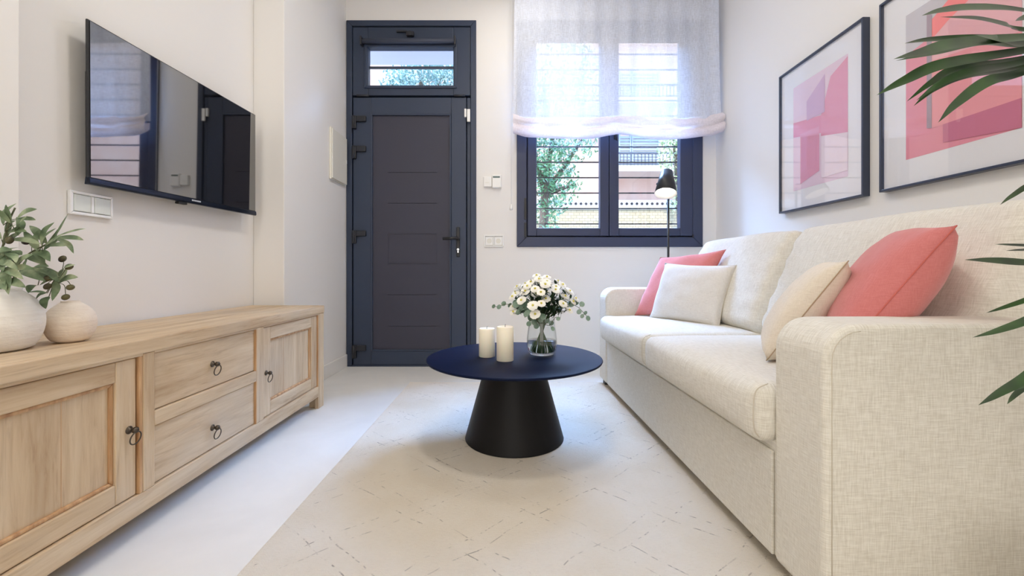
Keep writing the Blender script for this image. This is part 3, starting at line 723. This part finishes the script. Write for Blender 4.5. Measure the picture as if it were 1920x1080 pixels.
for k in range(58):
    for tr in range(60):
        t = rng.uniform(0, 2*PI); rad = .142*math.sqrt(rng.random())
        x, y = rad*math.cos(t)*1.0, rad*math.sin(t)*.8
        z = .363-.105*(rad/.142)**2+rng.uniform(-.028, .012)
        if rng.random() < .2: z -= .05
        q = Vector((x, y, z))
        if all((q-h_).length > .0235 for h_ in heads): heads.append(q); break
heads = [h_+Vector((h_.x*.12, 0, 0)) for h_ in heads]
for k, q in enumerate(heads):
    base = Vector((q.x*-.22+rng.uniform(-.02, .02), q.y*-.2+rng.uniform(-.02, .02), .016))
    if base.xy.length > .045: base.xy = base.xy.normalized()*.045
    neck = Vector((q.x*.18, q.y*.18, .16)); 
    if neck.xy.length > .045: neck.xy = neck.xy.normalized()*.045
    fl = thing('daisy_stem', 'white daisy chrysanthemum stem in the bouquet of the glass vase', 'flower', vc+base, group='white daisies in the glass vase')
    bm = BM(); tube(bm, catmull([Vector((0, 0, 0)), neck-base, (neck*.4+q*.6)-base+Vector((0, 0, .01)), q-base], 5), .0013, 5); obj('stem', bm, m_stem, fl)
    n_ = Vector((q.x*4.5, q.y*4.5-.35, .7)); r = rng.uniform(.019, .026)
    bm = BM(); head(bm, q-base, n_, r); obj('petals', bm, m_petal, fl)
    bm = BM(); bmesh.ops.create_uvsphere(bm, u_segments=10, v_segments=6, radius=.0048)
    for vtx in bm.verts: vtx.co += q-base+n_.normalized()*.0045
    obj('flower_centre', bm, m_yel, fl, smooth=True)
    bm = BM()
    for j in range(9):
        t = rng.uniform(.15, .88); A = (neck.lerp(q, t))-base; dr = Vector((rng.uniform(-1, 1), rng.uniform(-1, 1), rng.uniform(-.1, .9))).normalized()
        L_ = rng.uniform(.03, .055); blade(bm, [A, A+dr*L_*.5+Vector((0, 0, .003)), A+dr*L_], .014, prof=lambda t: (.2, 1, .05)[round(t*2)])
    obj('foliage', bm, m_leafd, fl)
def z8(x, y, dY=0): return P(900+x/4.908, 500+y/4.908, 1.985+dY)-vc
eucs = [
 ('eucalyptus sprig reaching far left of the glass vase', [(540, 560), (460, 420), (360, 370), (250, 345), (170, 365), (110, 370)], -.02,
  [(125, 365, 28), (175, 370, 32), (218, 340, 34), (275, 355, 32), (330, 330, 46), (350, 385, 50), (330, 415, 34)]),
 ('eucalyptus sprig with wide grey-green leaves left above the vase rim', [(540, 600), (480, 480), (420, 400), (380, 350)], -.06,
  [(400, 340, 52), (440, 380, 54), (375, 400, 52), (430, 430, 50), (480, 420, 50), (395, 365, 56), (455, 345, 44), (330, 350, 46), (350, 330, 40), (415, 320, 44), (500, 390, 46), (465, 455, 48), (350, 420, 36)]),
 ('eucalyptus sprig hanging over the left of the vase rim', [(560, 620), (530, 480), (480, 450), (455, 520)], -.075,
  [(470, 470, 48), (530, 440, 52), (560, 480, 50), (500, 510, 46), (450, 525, 36), (545, 425, 40), (580, 460, 44), (520, 545, 40)]),
 ('eucalyptus sprig arching to the far right of the vase', [(600, 600), (680, 420), (780, 350), (880, 360), (950, 420), (1010, 490)], -.01,
  [(845, 345, 44), (885, 330, 40), (938, 345, 42), (912, 415, 36), (940, 455, 30), (995, 475, 38), (800, 375, 30), (970, 425, 28)]),
 ('eucalyptus sprig with leaves pressed low at the right side of the rim', [(600, 640), (640, 540), (690, 470), (740, 470)], -.05,
  [(655, 520, 36), (620, 500, 36), (720, 480, 30), (765, 360, 34), (745, 345, 34), (670, 570, 34)]),
]
for lab, st, dY, lv in eucs:
    fl = thing('eucalyptus_sprig', lab, 'sprig', vc+Vector((0, 0, .02)), group='eucalyptus in the glass vase')
    off = Vector((0, 0, .02))
    pts = [Vector((rng.uniform(-.03, .03), rng.uniform(-.03, .03), 0)), Vector((z8(*st[0]).x*.5, -.02, .13))-off]+[z8(x, y, dY)-off for x, y in st[1:]]
    sp = catmull(pts, 5)
    bm = BM(); tube(bm, sp, .0012, 5)
    bl = BM()
    for x, y, d in lv:
        c = z8(x, y, dY+rng.uniform(-.02, .02))-off; r = d/4.908/F*1.95/2*1.45
        qn = min(sp, key=lambda t: (t-c).length); 
        if (qn-c).length > r*.7: tube(bm, [qn, c], .0007, 4)
        nn = Vector((rng.uniform(-.8, .8), -1, rng.uniform(-.5, .7))).normalized(); a = nn.orthogonal().normalized(); b = nn.cross(a)
        cv = bl.verts.new(c+nn*r*.15); ring = [bl.verts.new(c+a*math.cos(t)*r+b*math.sin(t)*r*.88) for t in [2*PI*k/14 for k in range(14)]]
        for k in range(14): bl.faces.new((cv, ring[k], ring[(k+1) % 14])).smooth = True
    obj('stem', bm, m_ostem, fl); obj('leaves', bl, m_euc, fl)

# ---------------------------------------------------------------- sofa (local x: depth, y: length)
SA = math.radians(1.7)
sofa = thing('sofa', 'long oatmeal linen two-cushion sofa with track arms along the right wall', 'sofa', (.632, 1.88, 0), SA)
sofa.location.z = RZ
HL = .99; AW = .168; TH = .642
def arm(y0, y1, name):
    r = .075; poly = [(.0, .035)]
    for k in range(9):
        t = PI-(PI/2)*k/8; poly.append((r+r*math.cos(t), TH-r+r*math.sin(t)))
    poly += [(.90, TH), (.90, .035)]
    bm = BM(); prism(bm, poly, 'y', y0, y1)
    a = obj(name, bm, m_linen, sofa, smooth=False)
    b = a.modifiers.new('b', 'BEVEL'); b.width = .014; b.segments = 4; b.limit_method = 'ANGLE'; b.angle_limit = math.radians(35)
    for f in a.data.polygons: f.use_smooth = False
    for ye, sg in ((y0, -1), (y1, 1)):
        ln_ = [Vector((x, ye+sg*.0005-sg*.001, z)) for x, z in poly[1:]]
    # piping line on the front edge, following the arm outline a little behind the corner
    for ye, sg in ((y0, -1), (y1, 1)):
        q = [Vector((.018, ye+sg*.0006, .06)), Vector((.018, ye+sg*.0006, TH-r-.01))]
        bm = BM(); pts = [Vector((.0135, ye+sg*.0003-sg*.001, .05))]
        pts = [Vector((x+(.0 if x > .07 else .0), ye-sg*.012, z)) for x, z in []]
    return a
def lin(m_, pts, name, par, r=.0016):
    bm = BM(); tube(bm, pts, r, 5); return obj(name, bm, m_, par)
na = arm(-HL, -HL+AW, 'arm'); fa = arm(HL-AW, HL, 'arm')
# stitched seams beside the arm front
for par, ye in ((na, -HL-.0002), (fa, HL-AW-.0002), (na, -HL+AW+.0002)):
    r = .062; pts = [Vector((.014, ye, .06)), Vector((.014, ye, TH-.08))]
    for k in range(7):
        t = PI-(PI/2)*k/6; pts.append(Vector((.014+r+r*math.cos(t), ye, TH-.014-r+r*math.sin(t))))
    if par is na and ye < -HL: lin(m_seam, [p_+Vector((.055 if False else .0, 0, 0)) for p_ in pts], 'arm_seam', par, .001)
b_ = obj('base', boxbm(.012, .86, -HL+AW+.001, HL-AW-.001, .035, .33), m_linen, sofa, bevel=.006)
obj('base_panel', boxbm(.004, .012, -HL+AW+.012, HL-AW-.018, .038, .300), m_linen, b_, bevel=.003)
obj('back_frame', boxbm(.76, .90, -HL+.01, HL-.01, .1, .80), m_linen, sofa, bevel=.03)
for x, y in ((.02, HL-.07), (.02, -HL+.02), (.82, HL-.07), (.82, -HL+.02)):
    obj('foot', boxbm(x, x+.05, y, y+.05, 0, .036), m_black, sofa)
def seatdisp(y0, y1):
    def d(co, u):
        cu, cv = 1-u.x**2, 1-u.y**2
        if u.z > 0: co.z += .016*(cu*cv)**.6*u.z
        if u.x < 0: co.x -= .010*(1-u.z**2)*cv**.5
        co.z += .002*noise.noise(co*9)
        co.x += .003*noise.noise(co*7+Vector((3, 0, 0)))
        return co
    return d
for y0, y1 in ((-HL+AW+.002, -.0015), (.0015, HL-AW-.002)):
    bm = BM(); softbox(bm, -.042, .66, y0, y1, .318, .468, .036, (16, 22, 8), seatdisp(y0, y1))
    c_ = obj('seat_cushion', bm, m_linen, sofa, smooth=True)
    ye = y0-.0005
    q = [Vector((-.028, y0+.012, .335)), Vector((-.044, y0+.007, .36)), Vector((-.046, y0+.006, .42)), Vector((-.036, y0+.008, .456)), Vector((-.005, y0+.012, .470))]
    lin(m_seam, catmull(q, 6), 'piping', c_, .0016)
def backdisp(y0, y1, seed):
    def d(co, u):
        cv, cw = max(0, 1-u.y**2), max(0, 1-u.z**2)
        bul = (cv*cw)**.5
        if u.x < 0: co.x -= .055*bul*(.75-.25*u.z); 
        if u.z > 0: co.z += .016*cv**.5*u.z
        # wrinkles running from the lower edge and corners
        wr = .006*math.sin(co.z*70+6*noise.noise(Vector((co.y*3, co.z*2, seed))))*max(0, abs(u.y)-.35)*1.2
        co.x += wr*(1 if u.x < 0 else 0)+.006*noise.noise(Vector((co.y*5, co.z*6, seed)))
        return co
    return d
for k, (y0, y1) in enumerate(((-HL+AW-.05, -.003), (.003, HL-AW+.045))):
    bm = BM(); softbox(bm, 0, .17, y0, y1, 0, .52, .06, (8, 30, 22), backdisp(y0, y1, k*5.0))
    Mx = Matrix.Translation((.455, 0, .470)) @ Matrix.Rotation(math.radians(22), 4, 'Y')
    for vtx in bm.verts: vtx.co = Mx @ vtx.co
    c_ = obj('back_cushion', bm, m_linen, sofa, smooth=True)

# ---------------------------------------------------------------- scatter cushions
def cushion(name, label, bl, br, tr, tl, th, m_, seam_m, seed, piping=True):
    """pillow from four world corners; n is towards the viewer's left / room"""
    pts = [Vector(p_) for p_ in (bl, br, tr, tl)]; c = sum(pts, Vector())/4
    cu = thing(name, label, 'cushion', c)
    bl, br, tr, tl = [p_-c for p_ in pts]
    nrm = ((br-bl).cross(tl-bl)).normalized(); n = 26; bm = BM(); G = {}
    def pos(i, j, side):
        u, v_ = 2*i/n-1, 2*j/n-1
        pu = u*(1-.055*(1-v_*v_)); pv = v_*(1-.055*(1-u*u)) if True else v_
        # concave edges
        pu = u*(1-.07*(1-v_*v_)*abs(u)**3); pv = v_*(1-.07*(1-u*u)*abs(v_)**3)
        U, V_ = (pu+1)/2, (pv+1)/2
        q = bl*(1-U)*(1-V_)+br*U*(1-V_)+tr*U*V_+tl*(1-U)*V_
        h_ = th/2*((1-u*u)*(1-v_*v_))**.42
        edge = 1-max(abs(u), abs(v_))
        h_ += .0035*noise.noise(Vector((u*3.2, v_*3.2, seed+side*4)))*min(1, edge*6)
        h_ += .0025*math.sin(9*math.atan2(v_, u)+seed)*max(0, 1-abs(edge-.12)*8)
        return q+nrm*h_*side
    for side in (1, -1):
        for i in range(n+1):
            for j in range(n+1):
                b = i in (0, n) or j in (0, n); key = (i, j, 0 if b else side)
                if key not in G: G[key] = bm.verts.new(pos(i, j, 0 if b else side))
        for i in range(n):
            for j in range(n):
                ks = [(i, j), (i+1, j), (i+1, j+1), (i, j+1)]
                vs = [G[(a, b, 0 if (a in (0, n) or b in (0, n)) else side)] for a, b in ks]
                bm.faces.new(vs if side > 0 else vs[::-1]).smooth = True
    o = obj('cover', bm, m_, cu, smooth=True)
    if piping:
        ring = [pos(i, 0, 0) for i in range(n)]+[pos(n, j, 0) for j in range(n)]+[pos(n-i, n, 0) for i in range(n)]+[pos(0, n-j, 0) for j in range(n)]
        bm = BM(); tube(bm, ring, .0017, 5, closed=True); obj('edge_seam', bm, seam_m, cu)
    return cu
cushion('scatter_cushion', 'coral pink cushion in the far corner of the sofa behind the pale grey one',
        P(1190, 591, 2.66), P(1300, 596, 2.30), P(1361, 468, 2.32), P(1238, 483, 2.70), .13, m_pink, m_pinkseam, 1)
cushion('scatter_cushion', 'pale grey square cushion leaning before the far pink cushion',
        P(1217, 597, 2.49), P(1348, 617, 2.12), P(1382, 497, 2.18), P(1247, 493, 2.55), .13, m_greypil, m_seam, 2)
cushion('scatter_cushion', 'small cream cushion leaning against the near pink cushion',
        P(1437, 676, 1.27), P(1440, 650, 1.57), P(1574, 494, 1.46), P(1591, 489, 1.16), .15, m_creampil, mat('cream_seam', srgb(178, 156, 126), .9), 3)
cushion('scatter_cushion', 'large coral pink cushion standing in the near corner of the sofa',
        P(1575, 672, 1.075), P(1560, 640, 1.42), P(1713, 433, 1.33), P(1794, 423, .99), .185, m_pink, m_pinkseam, 4)

# ---------------------------------------------------------------- floor lamp behind sofa
lamp = thing('floor_lamp', 'slim black reading lamp with a conical shade lit before the window', 'floor lamp', (P(1253, 400, 3.08).x, 3.08, 0))
lx = lamp.location.x
def lp(px, py, dy=0): q = P(px, py, 3.08+dy); return q-Vector(lamp.location)
bm = BM(); lathe(bm, [(0, 0), (.12, 0), (.12, .012), (.116, .016), (.012, .018), (0, .018)], (0, 0, 0), 40); obj('base', bm, m_black, lamp)
bm = BM(); cyl(bm, (0, 0, .017), (0, 0, lp(0, 352).z), .008, seg=14); obj('pole', bm, m_black, lamp)
top = lp(1250, 322, -.065); bot = lp(1248, 363, -.125); ax = (bot-top).normalized()
m_inner = mat('shade_inner_white', (.9, .88, .84), .5)
def cone_ring(c, ax, r, seg=36):
    a = ax.orthogonal().normalized(); b = ax.cross(a); return [c+(a*math.cos(t)+b*math.sin(t))*r for t in [2*PI*k/seg for k in range(seg)]]
bm = BM(); rings = []
spec = [(0, .0, 0), (.002, .032, 0), (.004, .040, 0), (1, .075, 0), (1, .0725, 1), (.03, .037, 1), (.028, 0, 1)]
Ls = (bot-top).length
for t, r, mi in spec:
    c = top+ax*Ls*t; rings.append(([bm.verts.new(q) for q in cone_ring(c, ax, r)] if r > 0 else [bm.verts.new(c)], mi))
for (A, ma), (B, mb) in zip(rings[:-1], rings[1:]):
    for k in range(36):
        vs = []
        for v_ in (A[k % len(A)], A[(k+1) % len(A)], B[(k+1) % len(B)], B[k % len(B)]):
            if v_ not in vs: vs.append(v_)
        f = bm.faces.new(vs); f.smooth = True; f.material_index = mb
shd = obj('lamp_shade', bm, [m_black, m_inner], lamp)
m_bulb = mat('lit_bulb', (1, 1, 1), .5); bnode = m_bulb.node_tree.nodes['Principled BSDF']; bnode.inputs['Emission Color'].default_value = (1, .86, .66, 1); bnode.inputs['Emission Strength'].default_value = 26
bm = BM(); bmesh.ops.create_uvsphere(bm, u_segments=20, v_segments=14, radius=.028)
for vtx in bm.verts: vtx.co += top+ax*Ls*.70
obj('bulb', bm, m_bulb, shd, smooth=True)
q = lp(1233, 345, -.075); bm = BM(); cyl(bm, lp(1253, 345), lp(1253, 345, -.05), .006); cyl(bm, lp(1253, 345, -.03), q, .005); bmesh.ops.create_uvsphere(bm, u_segments=10, v_segments=8, radius=.01, matrix=Matrix.Translation(q)); obj('pivot_knob', bm, m_black, lamp)

# ---------------------------------------------------------------- framed prints
m_frefl = charcoal('frame_painted_reflection', srgb(52, 60, 80), .3)  # black frame with blue-grey reflection put into its base colour
m_paper = mat('white_mat_board', srgb(236, 236, 240), .8)
def artm(name, c): return mat(name, srgb(*c), .8)
def picture(label, yn, yf, polys):
    z0, z1 = 1.105, 1.922; X = 1.606
    pc = thing('framed_print', label, 'framed print', (XR, (yn+yf)/2, (z0+z1)/2), group=None)
    l = Vector(pc.location)
    bm = BM(); frame(bm, 'x', yn-l.y, yf-l.y, z0-l.z, z1-l.z, .010, X-l.x, XR-.001-l.x); obj('frame', bm, m_frefl, pc, bevel=.0015)
    obj('mat_board', boxbm(XR-.020-l.x, XR-.012-l.x, yn+.008-l.y, yf-.008-l.y, z0+.008-l.z, z1-.008-l.z), m_paper, pc)
    # artwork polygons: s 0..1 from far to near, t 0..1 from bottom to top
    ya, yb, za, zb = yf-.112, yn+.102, z0+.113, z1-.115
    bm = BM(); mats = []
    for k, (c, pl) in enumerate(polys):
        vs = [bm.verts.new((XR-.0205-l.x-.0003*k, ya+(yb-ya)*s_-l.y, za+(zb-za)*t_-l.z)) for s_, t_ in pl]
        f = bm.faces.new(vs); f.material_index = k; mats.append(artm('ink', c))
    o = obj('artwork', bm, mats, pc)
    gl = obj('glass', boxbm(X+.004-l.x, X+.006-l.x, yn+.009-l.y, yf-.009-l.y, z0+.009-l.z, z1-.009-l.z), m_pictglass, pc)
F1 = [((232, 208, 224), [(0, 0), (1, 0), (1, 1), (0, 1)]), ((226, 150, 174), [(0, .52), (.62, .44), (.62, .60), (0, .66)]), ((228, 156, 180), [(.55, .42), (1, .36), (1, .98), (.72, .90), (.55, .60)]),  # colours paled to include the reflection washing over the glass
      ((226, 160, 184), [(.15, .05), (.52, .12), (.52, .52), (.15, .52)]), ((214, 180, 210), [(.28, .62), (.62, .62), (.62, .95), (.28, .8)]), ((238, 222, 232), [(.56, .05), (1, .05), (1, .36), (.56, .42)])]
F2 = [((232, 150, 166), [(0, 0), (1, 0), (1, 1), (0, 1)]), ((204, 200, 208), [(0, .72), (.24, .76), (.24, 1), (0, 1)]), ((204, 200, 208), [(.24, .76), (.32, .86), (.62, 1), (.24, 1)]),
      ((236, 182, 190), [(.275, .16), (1, .16), (1, 1), (.275, .84)]), ((252, 138, 140), [(.275, .74), (.42, .80), (1, .97), (1, 1.0), (.6, 1.0), (.275, .87)]),
      ((238, 160, 168), [(.275, .16), (1, .16), (1, .52), (.275, .60)]), ((206, 122, 148), [(.38, .045), (1, .0), (1, .16), (.38, .16)]), ((170, 152, 166), [(.225, .17), (.275, .16), (.275, .90), (.225, .93)])]
picture('framed pink abstract print nearest the window, frame wholly in view', 1.932, 2.538, F1)
picture('framed pink and coral abstract print above the sofa, partly behind palm leaves', 1.24, 1.848, F2)

# ---------------------------------------------------------------- potted palm at the right
m_palm = mat('palm_leaf', srgb(34, 62, 30), .35)
v = coords(m_palm); setc(m_palm, ramp(m_palm, noise_n(m_palm, v, 12, 2), [(.35, srgb(22, 44, 22)), (.65, srgb(50, 84, 38))]))
pb_ = Vector((1.02, .62, 0))
palm = thing('potted_palm', 'tall dark green palm with narrow leaves entering at the right edge', 'plant', pb_)
bm = BM(); lathe(bm, [(0, 0), (.11, 0), (.115, .01), (.14, .26), (.142, .27), (.130, .27), (.125, .22), (0, .22)], (0, 0, 0), 40); obj('pot', bm, m_cer1, palm, smooth=True)
bm = BM(); cyl(bm, (0, 0, .2), (0, 0, .2201), .126, seg=32); obj('soil', bm, mat('soil', srgb(60, 46, 36), .95), palm)
W1 = P(2105, 60, .66)-pb_; W2 = P(2060, 500, .68)-pb_
bm = BM(); tube(bm, catmull([Vector((0, 0, .2)), Vector((.01, 0, .5)), W2*.5+W1*.5+Vector((.02, 0, -.0)), W1], 6), [.018]*12+[.014]*7, 10); obj('trunk', bm, mat('palm_trunk', srgb(120, 104, 80), .8), palm)
bm = BM(); tube(bm, catmull([Vector((0, .02, .2)), Vector((.0, .04, .5)), W2], 6), .013, 10); obj('trunk', bm, mat('palm_trunk_b', srgb(120, 104, 80), .8), palm)
def q8(x, y, Y): return P(1400+x/2.454, y/2.454, Y)-pb_
U = [
 ([(805, 72), (900, 50), (1040, 38), (1276, 52)], .60, 44), ([(890, 78), (1060, 88), (1200, 122), (1276, 140)], .64, 44),
 ([(1235, 97), (1276, 84), (1400, 40)], .66, 30), ([(725, 200), (840, 185), (1040, 178), (1276, 178)], .62, 40),
 ([(675, 272), (800, 245), (960, 205), (1276, 175)], .58, 58), ([(598, 438), (720, 375), (900, 300), (1276, 235)], .60, 52),
 ([(735, 468), (850, 380), (970, 318), (1276, 270)], .64, 36), ([(780, 462), (900, 380), (1040, 330), (1276, 285)], .62, 40),
 ([(768, 488), (860, 410), (1000, 350), (1276, 305)], .66, 36), ([(880, 565), (960, 480), (1100, 380), (1276, 330)], .60, 46),
 ([(685, 280), (860, 245), (1060, 200), (1276, 210)], .65, 40), ([(1050, 160), (1150, 185), (1276, 200)], .61, 60),
]
def palm_leaf(pts, wpx, Wc, Y):
    bm = BM(); tip = pts[0]
    full = catmull([Wc]+pts[::-1], 8)
    blade(bm, full, wpx, up=Vector((.12, -1.0, .55)), fold=.28, prof=lambda t: min(1, .35+1.6*t)*(1-max(0, (t-.45)/.55)**1.7))
    obj('leaf', bm, m_palm, palm, smooth=True)
for pts, Y, wd in U:
    n_ = len(pts); palm_leaf([q8(x, y, Y+.02*k) for k, (x, y) in enumerate(pts)], wd/2.454/F*Y*1.25, W1, Y)
U2 = [([(1875, 384), (1896, 368), (1935, 346), (1985, 345)], .66, 9, W2), ([(1865, 458), (1890, 459), (1940, 462), (1990, 470)], .70, 6, W2), ([(1885, 470), (1915, 469), (1950, 470)], .72, 5, W2), ([(1808, 487), (1860, 489), (1925, 493)], .60, 13, W2),
      ([(1848, 587), (1880, 577), (1930, 560), (1990, 535)], .66, 8, W2), ([(1823, 633), (1870, 620), (1930, 598), (1990, 565)], .58, 13, W2), ([(1834, 760), (1870, 738), (1930, 700), (1995, 630)], .58, 16, W2), ([(1888, 758), (1900, 742), (1940, 705), (1995, 640)], .62, 11, W2), ([(1900, 733), (1930, 718), (1965, 690), (2005, 640)], .6, 10, W2)]
for pts, Y, wd, Wc in U2:
    palm_leaf([P(x, y, Y+.015*k)-pb_ for k, (x, y) in enumerate(pts)], wd/F*Y*1.25, Wc, Y)

rng = random.Random(21)
for Wc, n_l in ((W1, 12), (W2, 9)):
    for k in range(n_l):      # the rest of each crown, on the side away from the sofa
        an = math.radians(-120+150*k/(n_l-1)+rng.uniform(-6, 6)); d = Vector((math.cos(an), math.sin(an), 0)); ln_ = rng.uniform(.26, .40); up_ = rng.uniform(.02, .16)
        pts = catmull([Wc, Wc+d*ln_*.35+Vector((0, 0, up_)), Wc+d*ln_*.75+Vector((0, 0, up_*.6)), Wc+d*ln_+Vector((0, 0, -.08))], 8)
        bm = BM(); blade(bm, pts, .017, fold=.28, prof=lambda t: min(1, .35+1.6*t)*(1-max(0, (t-.45)/.55)**1.7)); obj('leaf', bm, m_palm, palm, smooth=True)

# ---------------------------------------------------------------- outside: street
m_road = mat('pavement', srgb(90, 90, 92), .9); v = coords(m_road); setc(m_road, ramp(m_road, noise_n(m_road, v, 4, 5), [(.3, srgb(80, 80, 82)), (.7, srgb(104, 102, 100))]))
st_ = struct('ground_street', boxbm(-20, 25, YB+WT+.001, 30, -.3, -.15), m_road)
# porch slab seen through transom
pr = obj('porch_canopy', boxbm(-1.8, .0, YB+WT+.02, 4.42, P(0, 120, 4.4).z, P(0, 120, 4.4).z+.18), mat('canopy_render', srgb(232, 218, 214), .9))
tag(pr, 'pale rendered underside of the porch above the entrance door transom', 'canopy')
# garden wall
m_tile = mat('wall_tiles', srgb(225, 205, 165), .8)
bt = N(m_tile, 'ShaderNodeTexBrick'); tc = N(m_tile, 'ShaderNodeTexCoord'); mp = N(m_tile, 'ShaderNodeMapping'); mp.inputs['Rotation'].default_value = (PI/2, 0, 0)
L(m_tile, tc.outputs['Object'], mp.inputs[0]); L(m_tile, mp.outputs[0], bt.inputs['Vector']); bt.inputs['Scale'].default_value = 4.2; bt.inputs['Mortar Size'].default_value = .02
bt.inputs['Color1'].default_value = srgb(228, 206, 166); bt.inputs['Color2'].default_value = srgb(214, 190, 150); bt.inputs['Mortar'].default_value = srgb(170, 150, 120); bt.offset = .5
setc(m_tile, bt.outputs['Color'])
YW = 9.0
gw = thing('garden_wall', 'tiled cream garden wall with a row of pierced ornaments across the street', 'wall', (2, YW, -.15))
obj('tiled_wall', boxbm(-8, 12, 0, .2, 0, P(0, 393, YW).z+.15), m_tile, gw)
obj('coping', boxbm(-8, 12, -.04, .24, P(0, 393, YW).z+.15, P(0, 389, YW).z+.15), mat('coping_white', srgb(236, 230, 222), .8), gw)
m_parapet = mat('parapet_white', srgb(238, 226, 218), .85)
obj('parapet', boxbm(-8, 12, .0, .18, P(0, 389, YW).z+.15, P(0, 375, YW).z+.15), m_parapet, gw)
mb_ = BM()
for k in range(64):
    x = -1.8+k*.108; zc = P(0, 382, YW).z+.15
    for a in (0, 60, 120): 
        Mr = Matrix.Translation((x, -.005, zc)) @ Matrix.Rotation(math.radians(a), 4, 'Y'); box(mb_, -.03, .03, -.01, .01, -.008, .008, M=Mr)
o_ = obj('pierced_ornament', mb_, mat('ornament_dark', srgb(90, 86, 88), .8), gw); o_['kind'] = 'stuff'
# opposite building
YBd = 14.0
m_salmon = mat('salmon_render', srgb(246, 222, 206), .9); v = coords(m_salmon); setc(m_salmon, ramp(m_salmon, noise_n(m_salmon, v, 1.2, 4), [(.3, srgb(232, 190, 168)), (.7, srgb(244, 212, 194))]))
bd = thing('apartment_building', 'pale salmon apartment building with a shuttered balcony across the street', 'building', (3, YBd, -.15))
bl_ = Vector(bd.location)
obj('facade', boxbm(-14, 14, 0, 6, 0, 9.6), m_salmon, bd)
def bp(px, py): q = P(px, py, YBd); return q-bl_
m_shut = mat('shutter_grey_blue', srgb(178, 190, 206), .6); m_trimw = mat('building_white', srgb(240, 236, 230), .8)
def balcony(pxa, pxb, py_slab, py_top, shutters):
    a, b = bp(pxa, py_slab), bp(pxb, py_top)
    obj('balcony_slab', boxbm(a.x-.3, b.x+.3, -1.0, .0, a.z-.18, a.z), m_trimw, bd)
    bm = BM(); n = 0
    zt_ = bp(0, py_slab-(22)).z
    k = a.x-.25
    rl = BM(); box(rl, a.x-.3, b.x+.3, -1.0, -.95, zt_-.03, zt_+.02); box(rl, a.x-.3, b.x+.3, -1.0, -.95, a.z+.03, a.z+.06)
    while k < b.x+.27:
        box(rl, k-.012, k+.012, -.99, -.965, a.z, zt_); k += .11
    obj('balcony_railing', rl, mat('railing_iron', srgb(96, 104, 118), .6), bd)
    for s0, s1 in shutters:
        x0, x1 = bp(s0, 0).x, bp(s1, 0).x; zt2 = b.z
        sm = BM(); z = a.z+.02
        while z < zt2: box(sm, x0, x1, -.05, -.01, z, z+.07); z += .1
        box(sm, x0-.06, x0, -.07, 0, a.z, zt2+.1); box(sm, x1, x1+.06, -.07, 0, a.z, zt2+.1)
        obj('window_shutter', sm, m_shut, bd)
balcony(1150, 1238, 324, 258, [(1162, 1180), (1186, 1233)])
balcony(1150, 1238, 205, 138, [(1162, 1180), (1186, 1233)])
balcony(1020, 1100, 205, 138, [(1032, 1085)])
# trees
def foliage_mat(name, a, b, c):
    m = mat(name, srgb(*b), .55); n_ = noise_n(m, coords(m), 5, 4, .7); setc(m, ramp(m, n_, [(.3, srgb(*a)), (.5, srgb(*b)), (.7, srgb(*c))])); return m
m_fol = foliage_mat('tree_foliage', (52, 98, 62), (92, 146, 92), (150, 188, 130))
m_fol2 = foliage_mat('light_foliage', (110, 140, 80), (170, 185, 120), (214, 214, 170))
m_bark = mat('tree_bark', srgb(96, 80, 66), .9)
def tree(label, base, blobs, nleaf, size, m_, seed):
    t = thing('street_tree', label, 'tree', base); r = random.Random(seed); bm = BM(); b0 = Vector(base)
    tw = BM(); c0 = Vector(blobs[0][0])-b0
    cyl(tw, (0, 0, 0), (c0.x, c0.y, c0.z), .11, .05, 12)
    for c, rad in blobs[1:]: cyl(tw, c0*.8, Vector(c)-b0, .045, .015, 8)
    obj('trunk', tw, m_bark, t)
    tot = sum(r_[0]*r_[1]*r_[2] for _, r_ in blobs)
    for c, rad in blobs:
        cnt = int(nleaf*rad[0]*rad[1]*rad[2]/tot); c = Vector(c)-b0
        for _ in range(cnt):
            while True:
                d = Vector((r.uniform(-1, 1), r.uniform(-1, 1), r.uniform(-1, 1)))
                if .15 < d.length < 1: break
            if noise.noise((d+c)*2.6) < -.14: continue
            p_ = c+Vector((d.x*rad[0], d.y*rad[1], d.z*rad[2])); a = Vector((r.gauss(0, 1), r.gauss(0, 1), r.gauss(0, 1))).normalized(); b = a.orthogonal().normalized()
            s_ = size*r.uniform(.6, 1.3); vs = [bm.verts.new(p_+q) for q in (a*s_, b*s_*.45, -a*s_, -b*s_*.45)]
            bm.faces.new(vs)
    obj('foliage', bm, m_, t)
T = 6.4
tree('leafy green tree close outside the left window pane', (P(1010, 0, T).x, T, -.15),
     [(P(1025, 300, T), (.42, .5, .5)), (P(1040, 340, T), (.34, .4, .55)), (P(1022, 405, T), (.24, .3, .32)), (P(1085, 270, T), (.36, .4, .26)), (P(1080, 345, T), (.11, .15, .22)), (P(1050, 150, T), (.7, .6, .6)), (P(990, 230, T), (.5, .5, .7)), (P(1110, 235, T), (.22, .3, .2))], 13000, .034, m_fol, 5)
tree('sunlit yellow-green tree behind the lamp outside the right pane', (P(1290, 0, 8).x, 8, -.15),
     [(P(1268, 290, 8), (.36, .4, .42)), (P(1272, 360, 8), (.22, .3, .45)), (P(1262, 262, 8), (.22, .3, .26)), (P(1320, 250, 8), (.5, .5, .9))], 7000, .036, m_fol2, 6)
tree('tall tree seen through the transom above the door', (P(800, 0, 8.5).x, 8.5, -.15),
     [(P(790, 145, 8.5), (.75, .6, .45)), (P(840, 120, 8.5), (.7, .6, .5)), (P(750, 170, 8.5), (.4, .6, .4))], 7000, .042, foliage_mat('blue_green_foliage', (96, 130, 120), (140, 170, 160), (200, 214, 190)), 7)
